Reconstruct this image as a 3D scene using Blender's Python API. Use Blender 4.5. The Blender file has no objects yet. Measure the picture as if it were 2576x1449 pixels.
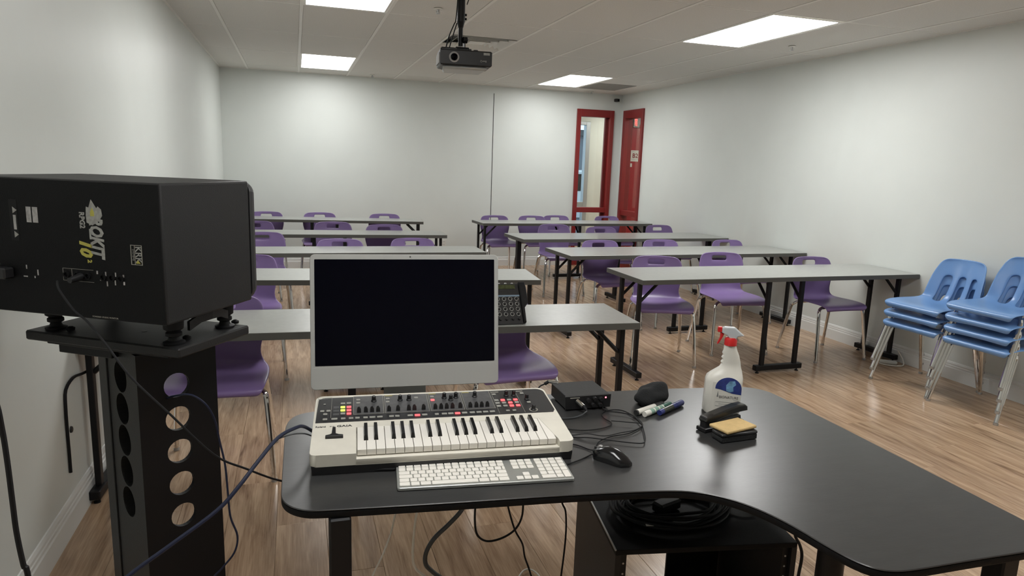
import bpy, bmesh, math, random
from mathutils import Vector, Matrix
random.seed(7)
S = bpy.context.scene
COL = S.collection
PI = math.pi
# ------------------------------------------------------------------ camera
cd = bpy.data.cameras.new('camera'); cam = bpy.data.objects.new('camera', cd); COL.objects.link(cam)
YAW, PIT, ROLL, CZ = .3105, .1807, .0349, 1.4858
fw = Vector((math.sin(YAW)*math.cos(PIT), math.cos(YAW)*math.cos(PIT), -math.sin(PIT)))
rt = Vector((math.cos(YAW), -math.sin(YAW), 0)); up = rt.cross(fw)
r2 = math.cos(ROLL)*rt + math.sin(ROLL)*up; u2 = -math.sin(ROLL)*rt + math.cos(ROLL)*up
m = Matrix.Identity(4)
for i in range(3):
    m[i][0], m[i][1], m[i][2] = r2[i], u2[i], -fw[i]
m[2][3] = CZ
cam.matrix_world = m
cd.sensor_width = 36; cd.lens = 1710.44/2576*36; cd.clip_start = .05; cd.clip_end = 100
S.camera = cam
# ------------------------------------------------------------------ world, exposure
w = bpy.data.worlds.new('world'); S.world = w; w.use_nodes = True
bg = w.node_tree.nodes['Background']; bg.inputs[0].default_value = (.62, .78, 1, 1); bg.inputs[1].default_value = 1.2
S.view_settings.view_transform = 'Standard'; S.view_settings.look = 'None'; S.view_settings.gamma = 1
S.view_settings.use_curve_mapping = False; S.view_settings.exposure = 1.05
LAMP = 7.3          # ceiling panel diffusers
# ------------------------------------------------------------------ materials
def mat(name, c, rough=.5, metal=0, bump=0, bscale=60, var=0, vscale=6, emit=None, estr=0, spec=.5, stretch=None, alpha=None, coat=0):
    M = bpy.data.materials.new(name); M.use_nodes = True
    nt = M.node_tree; b = nt.nodes['Principled BSDF']
    b.inputs['Base Color'].default_value = (*c, 1); b.inputs['Roughness'].default_value = rough
    b.inputs['Metallic'].default_value = metal; b.inputs['Specular IOR Level'].default_value = spec
    b.inputs['Coat Weight'].default_value = coat
    if emit: b.inputs['Emission Color'].default_value = (*emit, 1); b.inputs['Emission Strength'].default_value = estr
    if alpha is not None: b.inputs['Alpha'].default_value = alpha
    tc = nt.nodes.new('ShaderNodeTexCoord'); mp = nt.nodes.new('ShaderNodeMapping')
    nt.links.new(tc.outputs['Object'], mp.inputs[0])
    if stretch: mp.inputs['Scale'].default_value = stretch
    if var:
        n = nt.nodes.new('ShaderNodeTexNoise'); n.inputs['Scale'].default_value = vscale; n.inputs['Detail'].default_value = 6
        nt.links.new(mp.outputs[0], n.inputs[0])
        mx = nt.nodes.new('ShaderNodeMapRange'); mx.inputs[1].default_value = .3; mx.inputs[2].default_value = .7
        mx.inputs[3].default_value = 1-var; mx.inputs[4].default_value = 1+var
        nt.links.new(n.outputs[0], mx.inputs[0])
        v = nt.nodes.new('ShaderNodeVectorMath'); v.operation = 'SCALE'; v.inputs[0].default_value = c
        nt.links.new(mx.outputs[0], v.inputs['Scale']); nt.links.new(v.outputs[0], b.inputs['Base Color'])
    if bump:
        n = nt.nodes.new('ShaderNodeTexNoise'); n.inputs['Scale'].default_value = bscale; n.inputs['Detail'].default_value = 3
        nt.links.new(mp.outputs[0], n.inputs[0])
        bp = nt.nodes.new('ShaderNodeBump'); bp.inputs['Strength'].default_value = bump; bp.inputs['Distance'].default_value = .002
        nt.links.new(n.outputs[0], bp.inputs['Height']); nt.links.new(bp.outputs[0], b.inputs['Normal'])
    return M
M_wall = mat('wall_paint', (.69, .722, .695), .42, bump=.08, bscale=25, var=.015, vscale=3)
M_tile = mat('ceiling_tile', (.70, .69, .655), .9, bump=.6, bscale=180, var=.05, vscale=120)
M_grid = mat('grid_metal', (.80, .79, .75), .5)
M_trim = mat('trim_paint', (.74, .75, .73), .4)
M_diff = mat('lamp_diffuser', (1, 1, 1), .5, emit=(1, 1, .985), estr=LAMP)
M_diffb = mat('lamp_diffuser_bright', (1, 1, 1), .5, emit=(1, 1, .985), estr=LAMP*1.3)
M_diffd = mat('lamp_diffuser_dim', (1, 1, 1), .5, emit=(1, 1, .985), estr=LAMP*.86)
M_white = mat('white_plastic', (.72, .72, .68), .4, var=.02)
M_black = mat('black_plastic', (.012, .012, .013), .42)
M_blackmetal = mat('black_metal', (.006, .006, .007), .45, spec=.3, bump=.1, bscale=300)
M_blackrough = mat('black_vinyl', (.0035, .0035, .004), .6, spec=.2, bump=.3, bscale=400)
M_black2 = mat('charcoal_vinyl', (.013, .013, .0135), .5, spec=.35, bump=.3, bscale=400)
M_rubber = mat('black_rubber', (.009, .009, .010), .6, spec=.25)
M_chrome = mat('chrome', (.80, .79, .78), .09, 1)
M_purple = mat('purple_plastic', (.215, .145, .33), .33, bump=.12, bscale=350, var=.03)
M_blue = mat('blue_plastic', (.16, .31, .60), .27, bump=.1, bscale=300, var=.03)
M_top = mat('grey_laminate', (.355, .365, .345), .28, bump=.08, bscale=300, var=.06, vscale=40)
M_edge = mat('dark_grey_edge_band', (.085, .085, .078), .5)
M_desk = mat('black_laminate', (.034, .034, .034), .28, spec=.58, bump=.05, bscale=60, var=.12, vscale=14, stretch=(1, 3, 1))
M_silver = mat('silver_aluminium', (.46, .465, .45), .38, .35)
M_keyal = mat('keyboard_aluminium', (.45, .46, .44), .35, .6)
M_screen = mat('dark_glass', (.0015, .0015, .004), .10, spec=.1)
M_cream = mat('cream_plastic', (.68, .65, .57), .42, var=.05, vscale=20)
M_key = mat('ivory_key', (.80, .77, .71), .3, var=.02)
M_bkey = mat('black_key', (.012, .012, .012), .18)
M_panel = mat('synth_panel', (.022, .022, .024), .35)
M_panel2 = mat('synth_panel_grey', (.07, .07, .072), .38, var=.25, vscale=60)
M_btn = mat('grey_button', (.30, .30, .27), .5)
M_red = mat('red_lit_button', (.7, .06, .06), .4, emit=(1, .09, .10), estr=.9)
M_green = mat('green_lit_button', (.5, .6, .05), .4, emit=(.60, .80, .10), estr=.8)
M_led = mat('red_led', (1, .05, .1), .4, emit=(1, .12, .15), estr=3)
M_line = mat('panel_print', (.30, .29, .25), .5)
M_gold = mat('gold_print', (.30, .26, .10), .5)
M_print = mat('white_print', (.33, .33, .31), .6, var=.2, vscale=120)
M_yel = mat('yellow_print', (.46, .42, .08), .6, var=.08, vscale=90)
M_ink = mat('black_ink', (.03, .03, .03), .5)
M_inkg = mat('grey_ink', (.22, .22, .22), .5)
M_redframe = mat('red_painted_frame', (.21, .014, .014), .36)
M_reddoor = mat('red_door_paint', (.34, .016, .022), .38)
M_redp = mat('red_plastic', (.60, .02, .02), .35)
M_bottle = mat('white_bottle_plastic', (.72, .70, .64), .35)
M_clear = mat('pale_trigger_plastic', (.52, .55, .57), .35)
M_navy = mat('navy_print', (.03, .05, .22), .4, var=.3, vscale=50)
M_sky = mat('light_blue_print', (.16, .33, .52), .4, var=.4, vscale=70)
M_bluecap = mat('blue_cap', (.025, .035, .17), .35)
M_greencap = mat('green_cap', (.02, .10, .07), .35)
M_greenprint = mat('green_print', (.22, .36, .28), .4)
M_sponge = mat('yellow_sponge', (.62, .44, .20), .85, bump=.6, bscale=200, var=.08, vscale=60)
M_felt = mat('black_cloth', (.013, .014, .015), .95, bump=1, bscale=250)
M_paper = mat('paper', (.70, .66, .60), .7)
M_navycable = mat('navy_cable', (.012, .016, .038), .45, spec=.3)
M_greycable = mat('grey_cable', (.06, .065, .07), .4)
M_whitecable = mat('white_cable', (.78, .75, .68), .5)
M_lcd = mat('lcd', (.06, .07, .03), .25, var=.3, vscale=60)
M_alu = mat('brushed_aluminium', (.45, .46, .46), .4, .6)
M_asphalt = mat('asphalt', (.16, .17, .19), .9)
M_car = mat('car_paint', (.03, .035, .04), .3)
M_carw = mat('white_car_paint', (.75, .78, .8), .3)
M_bwall = mat('hall_wall_paint', (.66, .66, .58), .5, var=.02)
M_grille = mat('dark_grille', (.30, .30, .28), .6)
M_hwood = mat('frosted_metal', (.35, .34, .33), .5)
M_sticker = mat('sticker', (.42, .41, .40), .5, var=.3, vscale=70)
M_neon = mat('neon', (1, .05, .05), .4, emit=(1, .06, .05), estr=2.6)
M_foliage = mat('far_bush', (.05, .08, .05), .9)
# glass: plain clear pane
M_glass = bpy.data.materials.new('window_glass'); M_glass.use_nodes = True
nt = M_glass.node_tree; nt.nodes.clear()
o_ = nt.nodes.new('ShaderNodeOutputMaterial'); tr = nt.nodes.new('ShaderNodeBsdfTransparent'); gl = nt.nodes.new('ShaderNodeBsdfGlossy')
gl.inputs['Roughness'].default_value = .03; tr.inputs[0].default_value = (.9, .93, .92, 1)
lw = nt.nodes.new('ShaderNodeLayerWeight'); pwn = nt.nodes.new('ShaderNodeMath'); pwn.operation = 'POWER'; pwn.inputs[1].default_value = 5; nt.links.new(lw.outputs['Facing'], pwn.inputs[0])
fr = nt.nodes.new('ShaderNodeMath'); fr.operation = 'MULTIPLY_ADD'; fr.inputs[1].default_value = .8; fr.inputs[2].default_value = .03; nt.links.new(pwn.outputs[0], fr.inputs[0]); mx = nt.nodes.new('ShaderNodeMixShader')
nt.links.new(fr.outputs[0], mx.inputs[0]); nt.links.new(tr.outputs[0], mx.inputs[1]); nt.links.new(gl.outputs[0], mx.inputs[2]); nt.links.new(mx.outputs[0], o_.inputs[0])
# wood planks: per-board tone, grain along the board
M_wood = bpy.data.materials.new('oak_laminate'); M_wood.use_nodes = True
nt = M_wood.node_tree; b = nt.nodes['Principled BSDF']; L = nt.links.new
tc = nt.nodes.new('ShaderNodeTexCoord'); oi = nt.nodes.new('ShaderNodeObjectInfo')
ad = nt.nodes.new('ShaderNodeVectorMath'); ad.operation = 'MULTIPLY_ADD'
cmb = nt.nodes.new('ShaderNodeCombineXYZ'); L(oi.outputs['Random'], cmb.inputs[0]); L(oi.outputs['Random'], cmb.inputs[1])
ad.inputs[1].default_value = (37, 91, 0); L(cmb.outputs[0], ad.inputs[0]); L(tc.outputs['Object'], ad.inputs[2])
mp = nt.nodes.new('ShaderNodeMapping'); mp.inputs['Scale'].default_value = (16, 1.5, 1); L(ad.outputs[0], mp.inputs[0])
n1 = nt.nodes.new('ShaderNodeTexNoise'); n1.inputs['Scale'].default_value = 1.6; n1.inputs['Detail'].default_value = 8; n1.inputs['Distortion'].default_value = .8; L(mp.outputs[0], n1.inputs[0])
mp2 = nt.nodes.new('ShaderNodeMapping'); mp2.inputs['Scale'].default_value = (120, 5, 1); L(ad.outputs[0], mp2.inputs[0])
n2 = nt.nodes.new('ShaderNodeTexNoise'); n2.inputs['Scale'].default_value = 1.5; n2.inputs['Detail'].default_value = 4; L(mp2.outputs[0], n2.inputs[0])
mxn = nt.nodes.new('ShaderNodeMix'); mxn.data_type = 'FLOAT'; mxn.inputs[0].default_value = .35; L(n1.outputs[0], mxn.inputs[2]); L(n2.outputs[0], mxn.inputs[3])
cr = nt.nodes.new('ShaderNodeValToRGB'); L(mxn.outputs[0], cr.inputs[0])
e = cr.color_ramp.elements; e[0].position = .28; e[0].color = (.175, .107, .062, 1); e[1].position = .66; e[1].color = (.60, .425, .28, 1)
k = e.new(.42); k.color = (.365, .238, .148, 1)
mr = nt.nodes.new('ShaderNodeMapRange'); mr.inputs[3].default_value = .88; mr.inputs[4].default_value = 1.10; L(oi.outputs['Random'], mr.inputs[0])
vs = nt.nodes.new('ShaderNodeVectorMath'); vs.operation = 'SCALE'; L(cr.outputs[0], vs.inputs[0]); L(mr.outputs[0], vs.inputs['Scale']); L(vs.outputs[0], b.inputs['Base Color'])
b.inputs['Roughness'].default_value = .22
bpn = nt.nodes.new('ShaderNodeBump'); bpn.inputs['Strength'].default_value = .07; bpn.inputs['Distance'].default_value = .002; L(mxn.outputs[0], bpn.inputs['Height']); L(bpn.outputs[0], b.inputs['Normal'])

# ------------------------------------------------------------------ mesh helpers
def T(x=0, y=0, z=0): return Matrix.Translation((x, y, z))
def RZ(a): return Matrix.Rotation(a, 4, 'Z')
def RX(a): return Matrix.Rotation(a, 4, 'X')
def RY(a): return Matrix.Rotation(a, 4, 'Y')
class MB:
    def __init__(s): s.b = bmesh.new()
    def _merge(s, t, M=None):
        if M is not None: bmesh.ops.transform(t, matrix=M, verts=t.verts)
        me = bpy.data.meshes.new('t'); t.to_mesh(me); t.free(); s.b.from_mesh(me); bpy.data.meshes.remove(me); return s
    def box(s, x0, x1, y0, y1, z0, z1, bev=0, M=None, seg=1):
        t = bmesh.new(); bmesh.ops.create_cube(t, size=1)
        for v in t.verts:
            v.co = Vector(((x0+x1)/2+v.co.x*(x1-x0), (y0+y1)/2+v.co.y*(y1-y0), (z0+z1)/2+v.co.z*(z1-z0)))
        if bev: bmesh.ops.bevel(t, geom=t.edges[:], offset=bev, segments=seg, profile=.5, affect='EDGES')
        return s._merge(t, M)
    def prism(s, poly, z0, z1, bev=0, M=None, seg=1):
        t = bmesh.new(); n = len(poly)
        a = [t.verts.new((p[0], p[1], z0)) for p in poly]; c = [t.verts.new((p[0], p[1], z1)) for p in poly]
        f1 = t.faces.new(a[::-1]); f2 = t.faces.new(c)
        for i in range(n): t.faces.new((a[i], a[(i+1) % n], c[(i+1) % n], c[i]))
        bmesh.ops.recalc_face_normals(t, faces=t.faces[:])
        if bev: bmesh.ops.bevel(t, geom=[e_ for f in (f1, f2) for e_ in f.edges], offset=bev, segments=seg, profile=.5, affect='EDGES')
        return s._merge(t, M)
    def loft(s, rings, M=None, closed=True, caps=True):
        t = bmesh.new(); R_ = [[t.verts.new(p) for p in r] for r in rings]; n = len(rings[0])
        for i in range(len(R_)-1):
            for j in range(n if closed else n-1):
                t.faces.new((R_[i][j], R_[i][(j+1) % n], R_[i+1][(j+1) % n], R_[i+1][j]))
        if caps: t.faces.new(R_[0][::-1]); t.faces.new(R_[-1])
        bmesh.ops.recalc_face_normals(t, faces=t.faces[:])
        return s._merge(t, M)
    def lathe(s, prof, seg=20, M=None):
        return s.loft([[(r*math.cos(2*PI*i/seg), r*math.sin(2*PI*i/seg), z) for i in range(seg)] for r, z in prof], M)
    def cyl(s, p0, p1, r, seg=16, r1=None):
        p0 = Vector(p0); p1 = Vector(p1); d = p1-p0; q = d.to_track_quat('Z', 'Y').to_matrix().to_4x4(); q.translation = p0
        return s.lathe([(r, 0), (r1 if r1 is not None else r, d.length)], seg, q)
    def tube(s, pts, r, seg=8, smooth=4, closed=False):
        P = [Vector(p) for p in pts]
        if smooth and len(P) > 2:
            out = []; n = len(P)
            for i in range(n if closed else n-1):
                a = P[(i-1) % n] if (closed or i > 0) else P[0]; b_ = P[i]; c = P[(i+1) % n]; d = P[(i+2) % n] if (closed or i+2 < n) else P[-1]
                for k_ in range(smooth):
                    t = k_/smooth
                    out.append(.5*((2*b_)+(-a+c)*t+(2*a-5*b_+4*c-d)*t*t+(-a+3*b_-3*c+d)*t**3))
            if not closed: out.append(P[-1])
            P = out
        rings = []; n = len(P); nrm = None
        for i in range(n):
            d = (P[(i+1) % n] if (closed or i < n-1) else P[i])-(P[(i-1) % n] if (closed or i > 0) else P[i]); d.normalize()
            if nrm is None: nrm = d.orthogonal().normalized()
            else: nrm = (nrm-d*nrm.dot(d)).normalized()
            bn = d.cross(nrm)
            rings.append([P[i]+r*(math.cos(2*PI*j/seg)*nrm+math.sin(2*PI*j/seg)*bn) for j in range(seg)])
        if closed: rings.append(rings[0])
        return s.loft(rings, caps=not closed)
    def mesh(s, name, smooth=True, ang=.6):
        me = bpy.data.meshes.new(name); bmesh.ops.remove_doubles(s.b, verts=s.b.verts, dist=1e-5)
        s.b.to_mesh(me); s.b.free()
        if smooth:
            me.shade_smooth(); me.set_sharp_from_angle(angle=ang)
            ar = sorted(p.area for p in me.polygons)          # big flat faces beside small bevels keep a flat normal
            if ar:
                lim = 10*ar[len(ar)//2]
                for p in me.polygons:
                    if p.area > lim or len(p.vertices) > 4: p.use_smooth = False
        return me
def obj(name, mb, m_, parent=None, loc=None, rot=None, label=None, smooth=True):
    me = mb.mesh(name, smooth) if isinstance(mb, MB) else mb
    if not me.materials: me.materials.append(m_)
    o = bpy.data.objects.new(name, me); COL.objects.link(o); o.parent = parent
    if loc: o.location = loc
    if rot: o.rotation_euler = rot
    if label: o['label'] = label
    return o
def thing(name, label, cat, loc=(0, 0, 0), rz=0, group=None, rx=0):
    o = bpy.data.objects.new(name, None); COL.objects.link(o); o.location = loc; o.rotation_euler = (rx, 0, rz); o.empty_display_size = .05
    o['label'] = label; o['category'] = cat
    if group: o['group'] = group
    return o
def tag(o, label, cat, group=None):
    o['label'] = label; o['category'] = cat
    if group: o['group'] = group
    return o
def struct(name, mb, m_, parent=None, smooth=False, loc=None):
    o = obj(name, mb, m_, parent, smooth=smooth, loc=loc)
    if parent is None: o['kind'] = 'structure'
    return o
def copy_tree(o, parent=None):
    c = o.copy(); COL.objects.link(c); c.parent = parent
    for ch in list(o.children): copy_tree(ch, c)
    return c
def text_mesh(s, size, depth=.0006, bold=0, xs=1.0, shear=0):
    cu = bpy.data.curves.new('t', 'FONT'); cu.body = s; cu.size = size; cu.extrude = depth; cu.offset = bold; cu.align_x = 'CENTER'; cu.align_y = 'CENTER'; cu.shear = shear; cu.resolution_u = 2
    o = bpy.data.objects.new('t', cu); COL.objects.link(o)
    dg = bpy.context.evaluated_depsgraph_get(); me = bpy.data.meshes.new_from_object(o.evaluated_get(dg)); bpy.data.objects.remove(o); bpy.data.curves.remove(cu)
    if xs != 1: me.transform(Matrix.Diagonal((xs, 1, 1, 1)))
    me.materials.clear()
    return me
def text(name, s, size, m_, parent, M, **k):
    me = text_mesh(s, size, **k); me.transform(M); me.name = name
    return obj(name, me, m_, parent)
def bake(me, mods):
    o = bpy.data.objects.new('t', me); COL.objects.link(o)
    for tp, kw in mods:
        md = o.modifiers.new('m', tp)
        for a, v in kw.items(): setattr(md, a, v)
    dg = bpy.context.evaluated_depsgraph_get(); r = bpy.data.meshes.new_from_object(o.evaluated_get(dg)); bpy.data.objects.remove(o)
    r.shade_smooth(); return r

# ------------------------------------------------------------------ room
XL, XR, YF, YB, H = -.875, 4.689, 9.528, -2.6, 2.55
fl = struct('floor', MB().box(XL-.15, 7.6, YB-.15, 14.0, -.2, -.007), M_wood)
pw, pl = .193, 1.22
meshes = {}
def plank(x0, x1, y0, y1):
    k_ = (round(x1-x0, 3), round(y1-y0, 3))
    if k_ not in meshes:
        meshes[k_] = MB().prism([(-k_[0]/2, -k_[1]/2), (k_[0]/2, -k_[1]/2), (k_[0]/2, k_[1]/2), (-k_[0]/2, k_[1]/2)], -.007, 0, bev=.0008).mesh('plank', False)
        meshes[k_].materials.append(M_wood)
    o = bpy.data.objects.new('plank', meshes[k_]); COL.objects.link(o); o.parent = fl
    o.location = ((x0+x1)/2, (y0+y1)/2, 0)
stag = [0, .41, .83, .22, .63, 1.02]
x = XL; i = 0
while x < XR-.01:
    x1 = min(x+pw, XR); y = .9-stag[i % 6]
    while y < YF-.01:
        y0 = max(y, .2); y1 = min(y+pl, YF)
        if y1-y0 > .02: plank(x+.0005, x1-.0005, y0+.0005, y1-.0005)
        y += pl
    x = x1; i += 1
stuffb = MB()
x = XL
while x < XR-.01:
    stuffb.box(x+.0005, min(x+pw, XR)-.0005, YB, .2-.0005, -.007, 0); x += pw
o = obj('plank_strips', stuffb, M_wood, fl, smooth=False); o['kind'] = 'stuff'
t_ = .12
struct('wall_left', MB().box(XL-t_, XL, YB-t_, 14, 0, H+.3), M_wall)
struct('wall_front', MB().box(XL, XR, YB-t_, YB, 0, H+.3), M_wall)
# far wall with sidelight opening X 3.963..4.56, Z 0..2.31 ; right wall opening Y 8.806..9.42
WX0, WX1, WZ = 3.963, 4.556, 2.312
struct('wall_far', MB().box(XL, WX0, YF, YF+t_, 0, H+.3).box(WX1, XR+t_, YF, YF+t_, 0, H+.3).box(WX0, WX1, YF, YF+t_, WZ, H+.3), M_wall)
DY0, DY1 = 8.806, 9.418
struct('wall_right', MB().box(XR, XR+t_, YB-t_, DY0, 0, H+.3).box(XR, XR+t_, DY1, YF, 0, H+.3).box(XR, XR+t_, DY0, DY1, WZ, H+.3), M_wall)
struct('trim_1', MB().box(2.688, 2.696, YF-.004, YF, .16, 2.449, bev=.001), M_black)
# ceiling with tiles and grid
ce = struct('ceiling', MB().box(XL, XR, YB, YF, H+.09, H+.2), M_tile)
gx = [XL]+[.0694+.61*k_ for k_ in range(-1, 8)]+[XR]
gy = [YB]+[7.7958-1.22*k_ for k_ in range(8, -2, -1)]+[YF]
gx = sorted(set(round(v, 4) for v in gx if XL <= v <= XR)); gy = sorted(set(round(v, 4) for v in gy if YB <= v <= YF))
lampx = (.0694, .0694+3.05)
lampy = (7.7958, 7.7958-3.66, 7.7958-7.32)
tilem = {}
for i in range(len(gx)-1):
    for j in range(len(gy)-1):
        x0, x1, y0, y1 = gx[i], gx[i+1], gy[j], gy[j+1]
        if any(abs(x0-a) < .01 for a in lampx) and any(abs(y0-b_) < .01 for b_ in lampy): continue
        if abs(x0-1.2894) < .01 and abs(y0-5.3558) < .01: y1 = 5.9658          # the vent takes the rear half
        k_ = (round(x1-x0, 3), round(y1-y0, 3))
        if k_ not in tilem:
            a, c = k_[0]/2-.012, k_[1]/2-.012
            tilem[k_] = MB().prism([(-a, -c), (a, -c), (a, c), (-a, c)], 0, .015, bev=.003).mesh('ceiling_tile', False); tilem[k_].materials.append(M_tile)
        o = bpy.data.objects.new('ceiling_tile', tilem[k_]); COL.objects.link(o); o.parent = ce
        o.location = ((x0+x1)/2, (y0+y1)/2, H-.001)
for x in gx[1:-1]: obj('grid_bar', MB().box(x-.012, x+.012, YB, YF, H-.004, H+.001).box(x-.002, x+.002, YB, YF, H, H+.03), M_grid, ce, smooth=False)
for y in gy[1:-1]: obj('grid_bar', MB().box(XL, XR, y-.008, y+.008, H-.001, H+.004), M_grid, ce, smooth=False)
obj('edge_angle', MB().box(XL, XL+.02, YB, YF, H-.003, H), M_grid, ce, smooth=False)
obj('edge_angle', MB().box(XR-.02, XR, YB, YF, H-.003, H), M_grid, ce, smooth=False)
obj('edge_angle', MB().box(XL, XR, YF-.02, YF, H-.003, H), M_grid, ce, smooth=False)
# baseboards
def base_prof(): return [(0, 0), (.016, 0), (.016, .088), (.012, .094), (.012, .106), (.009, .110), (.009, .122), (.004, .134), (0, .136)]
def baseboard(name, p0, p1, nrm):
    p0 = Vector((*p0, 0)); p1 = Vector((*p1, 0)); n = Vector((*nrm, 0))
    rings = [[p+n*a+Vector((0, 0, z)) for a, z in base_prof()] for p in (p0, p1)]
    struct(name, MB().loft(rings), M_trim)
baseboard('baseboard_left', (XL, YB), (XL, YF), (1, 0)); baseboard('baseboard_far', (XL, YF), (WX0, YF), (0, -1))
baseboard('baseboard_right', (XR, YB), (XR, DY0), (-1, 0))
# ------------------------------------------------------------------ red framed sidelight in far wall
f = struct('window_1', MB().box(WX0, WX0+.062, YF-.03, YF+.1, 0, WZ, bev=.003).box(WX1-.062, WX1, YF-.03, YF+.1, 0, WZ, bev=.003)
           .box(WX0+.06, WX1-.06, YF-.03, YF+.1, WZ-.105, WZ, bev=.003).box(WX0+.06, WX1-.06, YF-.02, YF+.09, .80, .875, bev=.003).box(WX0+.06, WX1-.06, YF-.03, YF+.1, 0, .12, bev=.003)
           .box(WX1-.10, WX1-.06, YF+.06, YF+.10, .12, WZ-.1), M_redframe)
obj('glass_pane', MB().box(WX0+.06, WX1-.06, YF+.03, YF+.036, .875, WZ-.105), M_glass, f, smooth=False)
obj('glass_pane', MB().box(WX0+.06, WX1-.06, YF+.03, YF+.036, .12, .80), M_glass, f, smooth=False)
f = struct('window_2', MB().box(XR-.03, XR+.1, DY0, DY0+.055, 0, WZ, bev=.003).box(XR-.03, XR+.1, DY1-.075, DY1, 0, WZ, bev=.003)
           .box(XR-.03, XR+.1, DY0+.05, DY1-.07, WZ-.115, WZ, bev=.003).box(XR-.02, XR+.09, DY0+.05, DY1-.07, .78, .855, bev=.003).box(XR-.03, XR+.1, DY0+.05, DY1-.07, 0, .1, bev=.003), M_redframe)
obj('glass_pane', MB().box(XR+.03, XR+.036, DY0+.05, DY1-.07, .855, WZ-.115), M_glass, f, smooth=False)
obj('glass_pane', MB().box(XR+.03, XR+.036, DY0+.05, DY1-.07, .1, .78), M_glass, f, smooth=False)
# ------------------------------------------------------------------ hallway and street beyond the glass
struct('wall_hall_right', MB().box(7.4, 7.5, 7.2, 13.2, 0, 2.9), M_bwall)
struct('wall_hall_near', MB().box(XR+t_, 7.4, 7.1, 7.2, 0, 2.9), M_bwall)
# storefront wall at Y 12: opening X 4.2..5.27
struct('wall_hall_far', MB().box(5.27, 7.4, 12, 12.12, 0, 2.9).box(XL, 3.5, 12, 12.12, 0, 2.9).box(3.5, 5.27, 12, 12.12, 2.30, 2.9), M_bwall)
struct('ceiling_hall', MB().box(XL, 7.4, YF+t_, 13.2, 2.6, 2.7).box(XR+t_, 7.4, 7.2, YF+t_, 2.6, 2.7), M_wall)
sf = struct('window_3', MB().box(5.19, 5.27, 11.97, 12.1, 0, 2.30, bev=.004).box(3.5, 3.58, 11.97, 12.1, 0, 2.3, bev=.004).box(3.58, 5.19, 11.97, 12.1, 2.24, 2.3, bev=.004)
            .box(3.58, 5.19, 11.97, 12.1, .70, .82, bev=.004).box(3.58, 5.19, 11.97, 12.1, 0, .10, bev=.004), M_alu)
obj('glass_pane', MB().box(3.58, 5.19, 12.02, 12.03, .82, 2.24), M_glass, sf, smooth=False)
obj('glass_pane', MB().box(3.58, 5.19, 12.02, 12.03, .1, .70), M_glass, sf, smooth=False)
tag(obj('parking_lot', MB().box(-2, 22, 14.0, 40, -.25, -.05), M_asphalt, smooth=False), 'grey asphalt parking lot outside the glass entrance', 'ground')
bl = thing('building', 'dark low building across the parking lot, seen through the window', 'building', (11, 34, -.05))
obj('wall', MB().box(-8, 8, 0, 5, 0, 3.1), M_asphalt, bl, smooth=False); obj('roof', MB().box(-8.2, 8.2, -.3, 5.2, 3.1, 3.4), M_car, bl, smooth=False)
def car(x, y, m_, lab):
    c = thing('car', lab, 'car', (x, y, -.05))
    prof = [(-2.1, .3), (-2.15, .75), (-1.3, .9), (-.8, 1.4), (.9, 1.42), (1.6, .95), (2.15, .85), (2.15, .3)]
    obj('body', MB().loft([[(a, s_, z) for a, z in prof] for s_ in (-.85, .85)]), m_, c, smooth=False)
    for a in (-1.35, 1.35): obj('wheel', MB().cyl((a, -.88, .33), (a, .88, .33), .33, 20), M_rubber, c)
    obj('windscreen', MB().loft([[(a, s_, z) for a, z in [(-1.2, .93), (-.76, 1.34), (.86, 1.36), (1.45, .96)]] for s_ in (-.86, .86)]), M_screen, c, smooth=False)
car(7.9, 19.5, M_car, 'dark car parked outside beyond the glass entrance')
car(6.6, 16.2, M_carw, 'white car parked closest to the glass entrance')
# hall light panels added to brighten the hallway behind the glass
for hx, hy in ((5.9, 8.3), (3.2, 10.8), (5.9, 11.0)):
    hl = thing('ceiling_light', 'flat light panel added to brighten the hallway beyond the glass, ' + {8.3: 'nearest the red door', 10.8: 'left of the entrance glass', 11.0: 'right of the entrance glass'}[hy], 'light', (hx, hy, 2.57))
    obj('frame', MB().box(-.31, .31, -.61, -.59, 0, .03).box(-.31, .31, .59, .61, 0, .03).box(-.31, -.29, -.6, .6, 0, .03).box(.29, .31, -.6, .6, 0, .03), M_grid, hl, smooth=False)
    obj('diffuser', MB().box(-.29, .29, -.59, .59, .004, .012), M_diff, hl, smooth=False)
# red door leaf in the hall with window and notice
dr = struct('door_1', MB().box(4.90, 5.62, 9.72, 9.765, 0, 2.10, bev=.002), M_reddoor)
obj('door_frame', MB().box(4.86, 4.90, 9.70, 9.79, 0, 2.34).box(5.62, 5.68, 9.70, 9.79, 0, 2.34).box(4.90, 5.62, 9.70, 9.79, 2.10, 2.15).box(4.90, 5.62, 9.7, 9.79, 2.29, 2.34), M_redframe, dr, smooth=False)
obj('transom_panel', MB().box(4.90, 5.62, 9.75, 9.76, 2.15, 2.29), M_hwood, dr, smooth=False)
obj('door_handle', MB().cyl((5.5, 9.72, 1.0), (5.5, 9.66, 1.0), .01).cyl((5.5, 9.66, 1.0), (5.40, 9.66, 1.0), .009), M_alu, dr)
nt_ = thing('notice', 'white paper sheet reading B2 taped to the red door', 'sign', (5.045, 9.718, 1.585))
obj('sheet', MB().box(-.075, .075, -.002, 0, 0, .17), M_paper, nt_, smooth=False)
text('lettering', 'B2', .095, M_redframe, nt_, T(.01, -.003, .085) @ RX(PI/2), bold=.002, depth=.0005)
obj('printed_line', MB().box(-.055, -.01, -.003, -.002, .145, .149).box(-.055, .06, -.003, -.002, .03, .033), M_inkg, nt_, smooth=False)
tag(obj('notice', MB().box(-.024, .024, -.002, 0, 0, .055), M_paper, loc=(4.985, 9.718, 1.50), smooth=False), 'small blank white sticker below the B2 sheet on the red door', 'sign')
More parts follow.
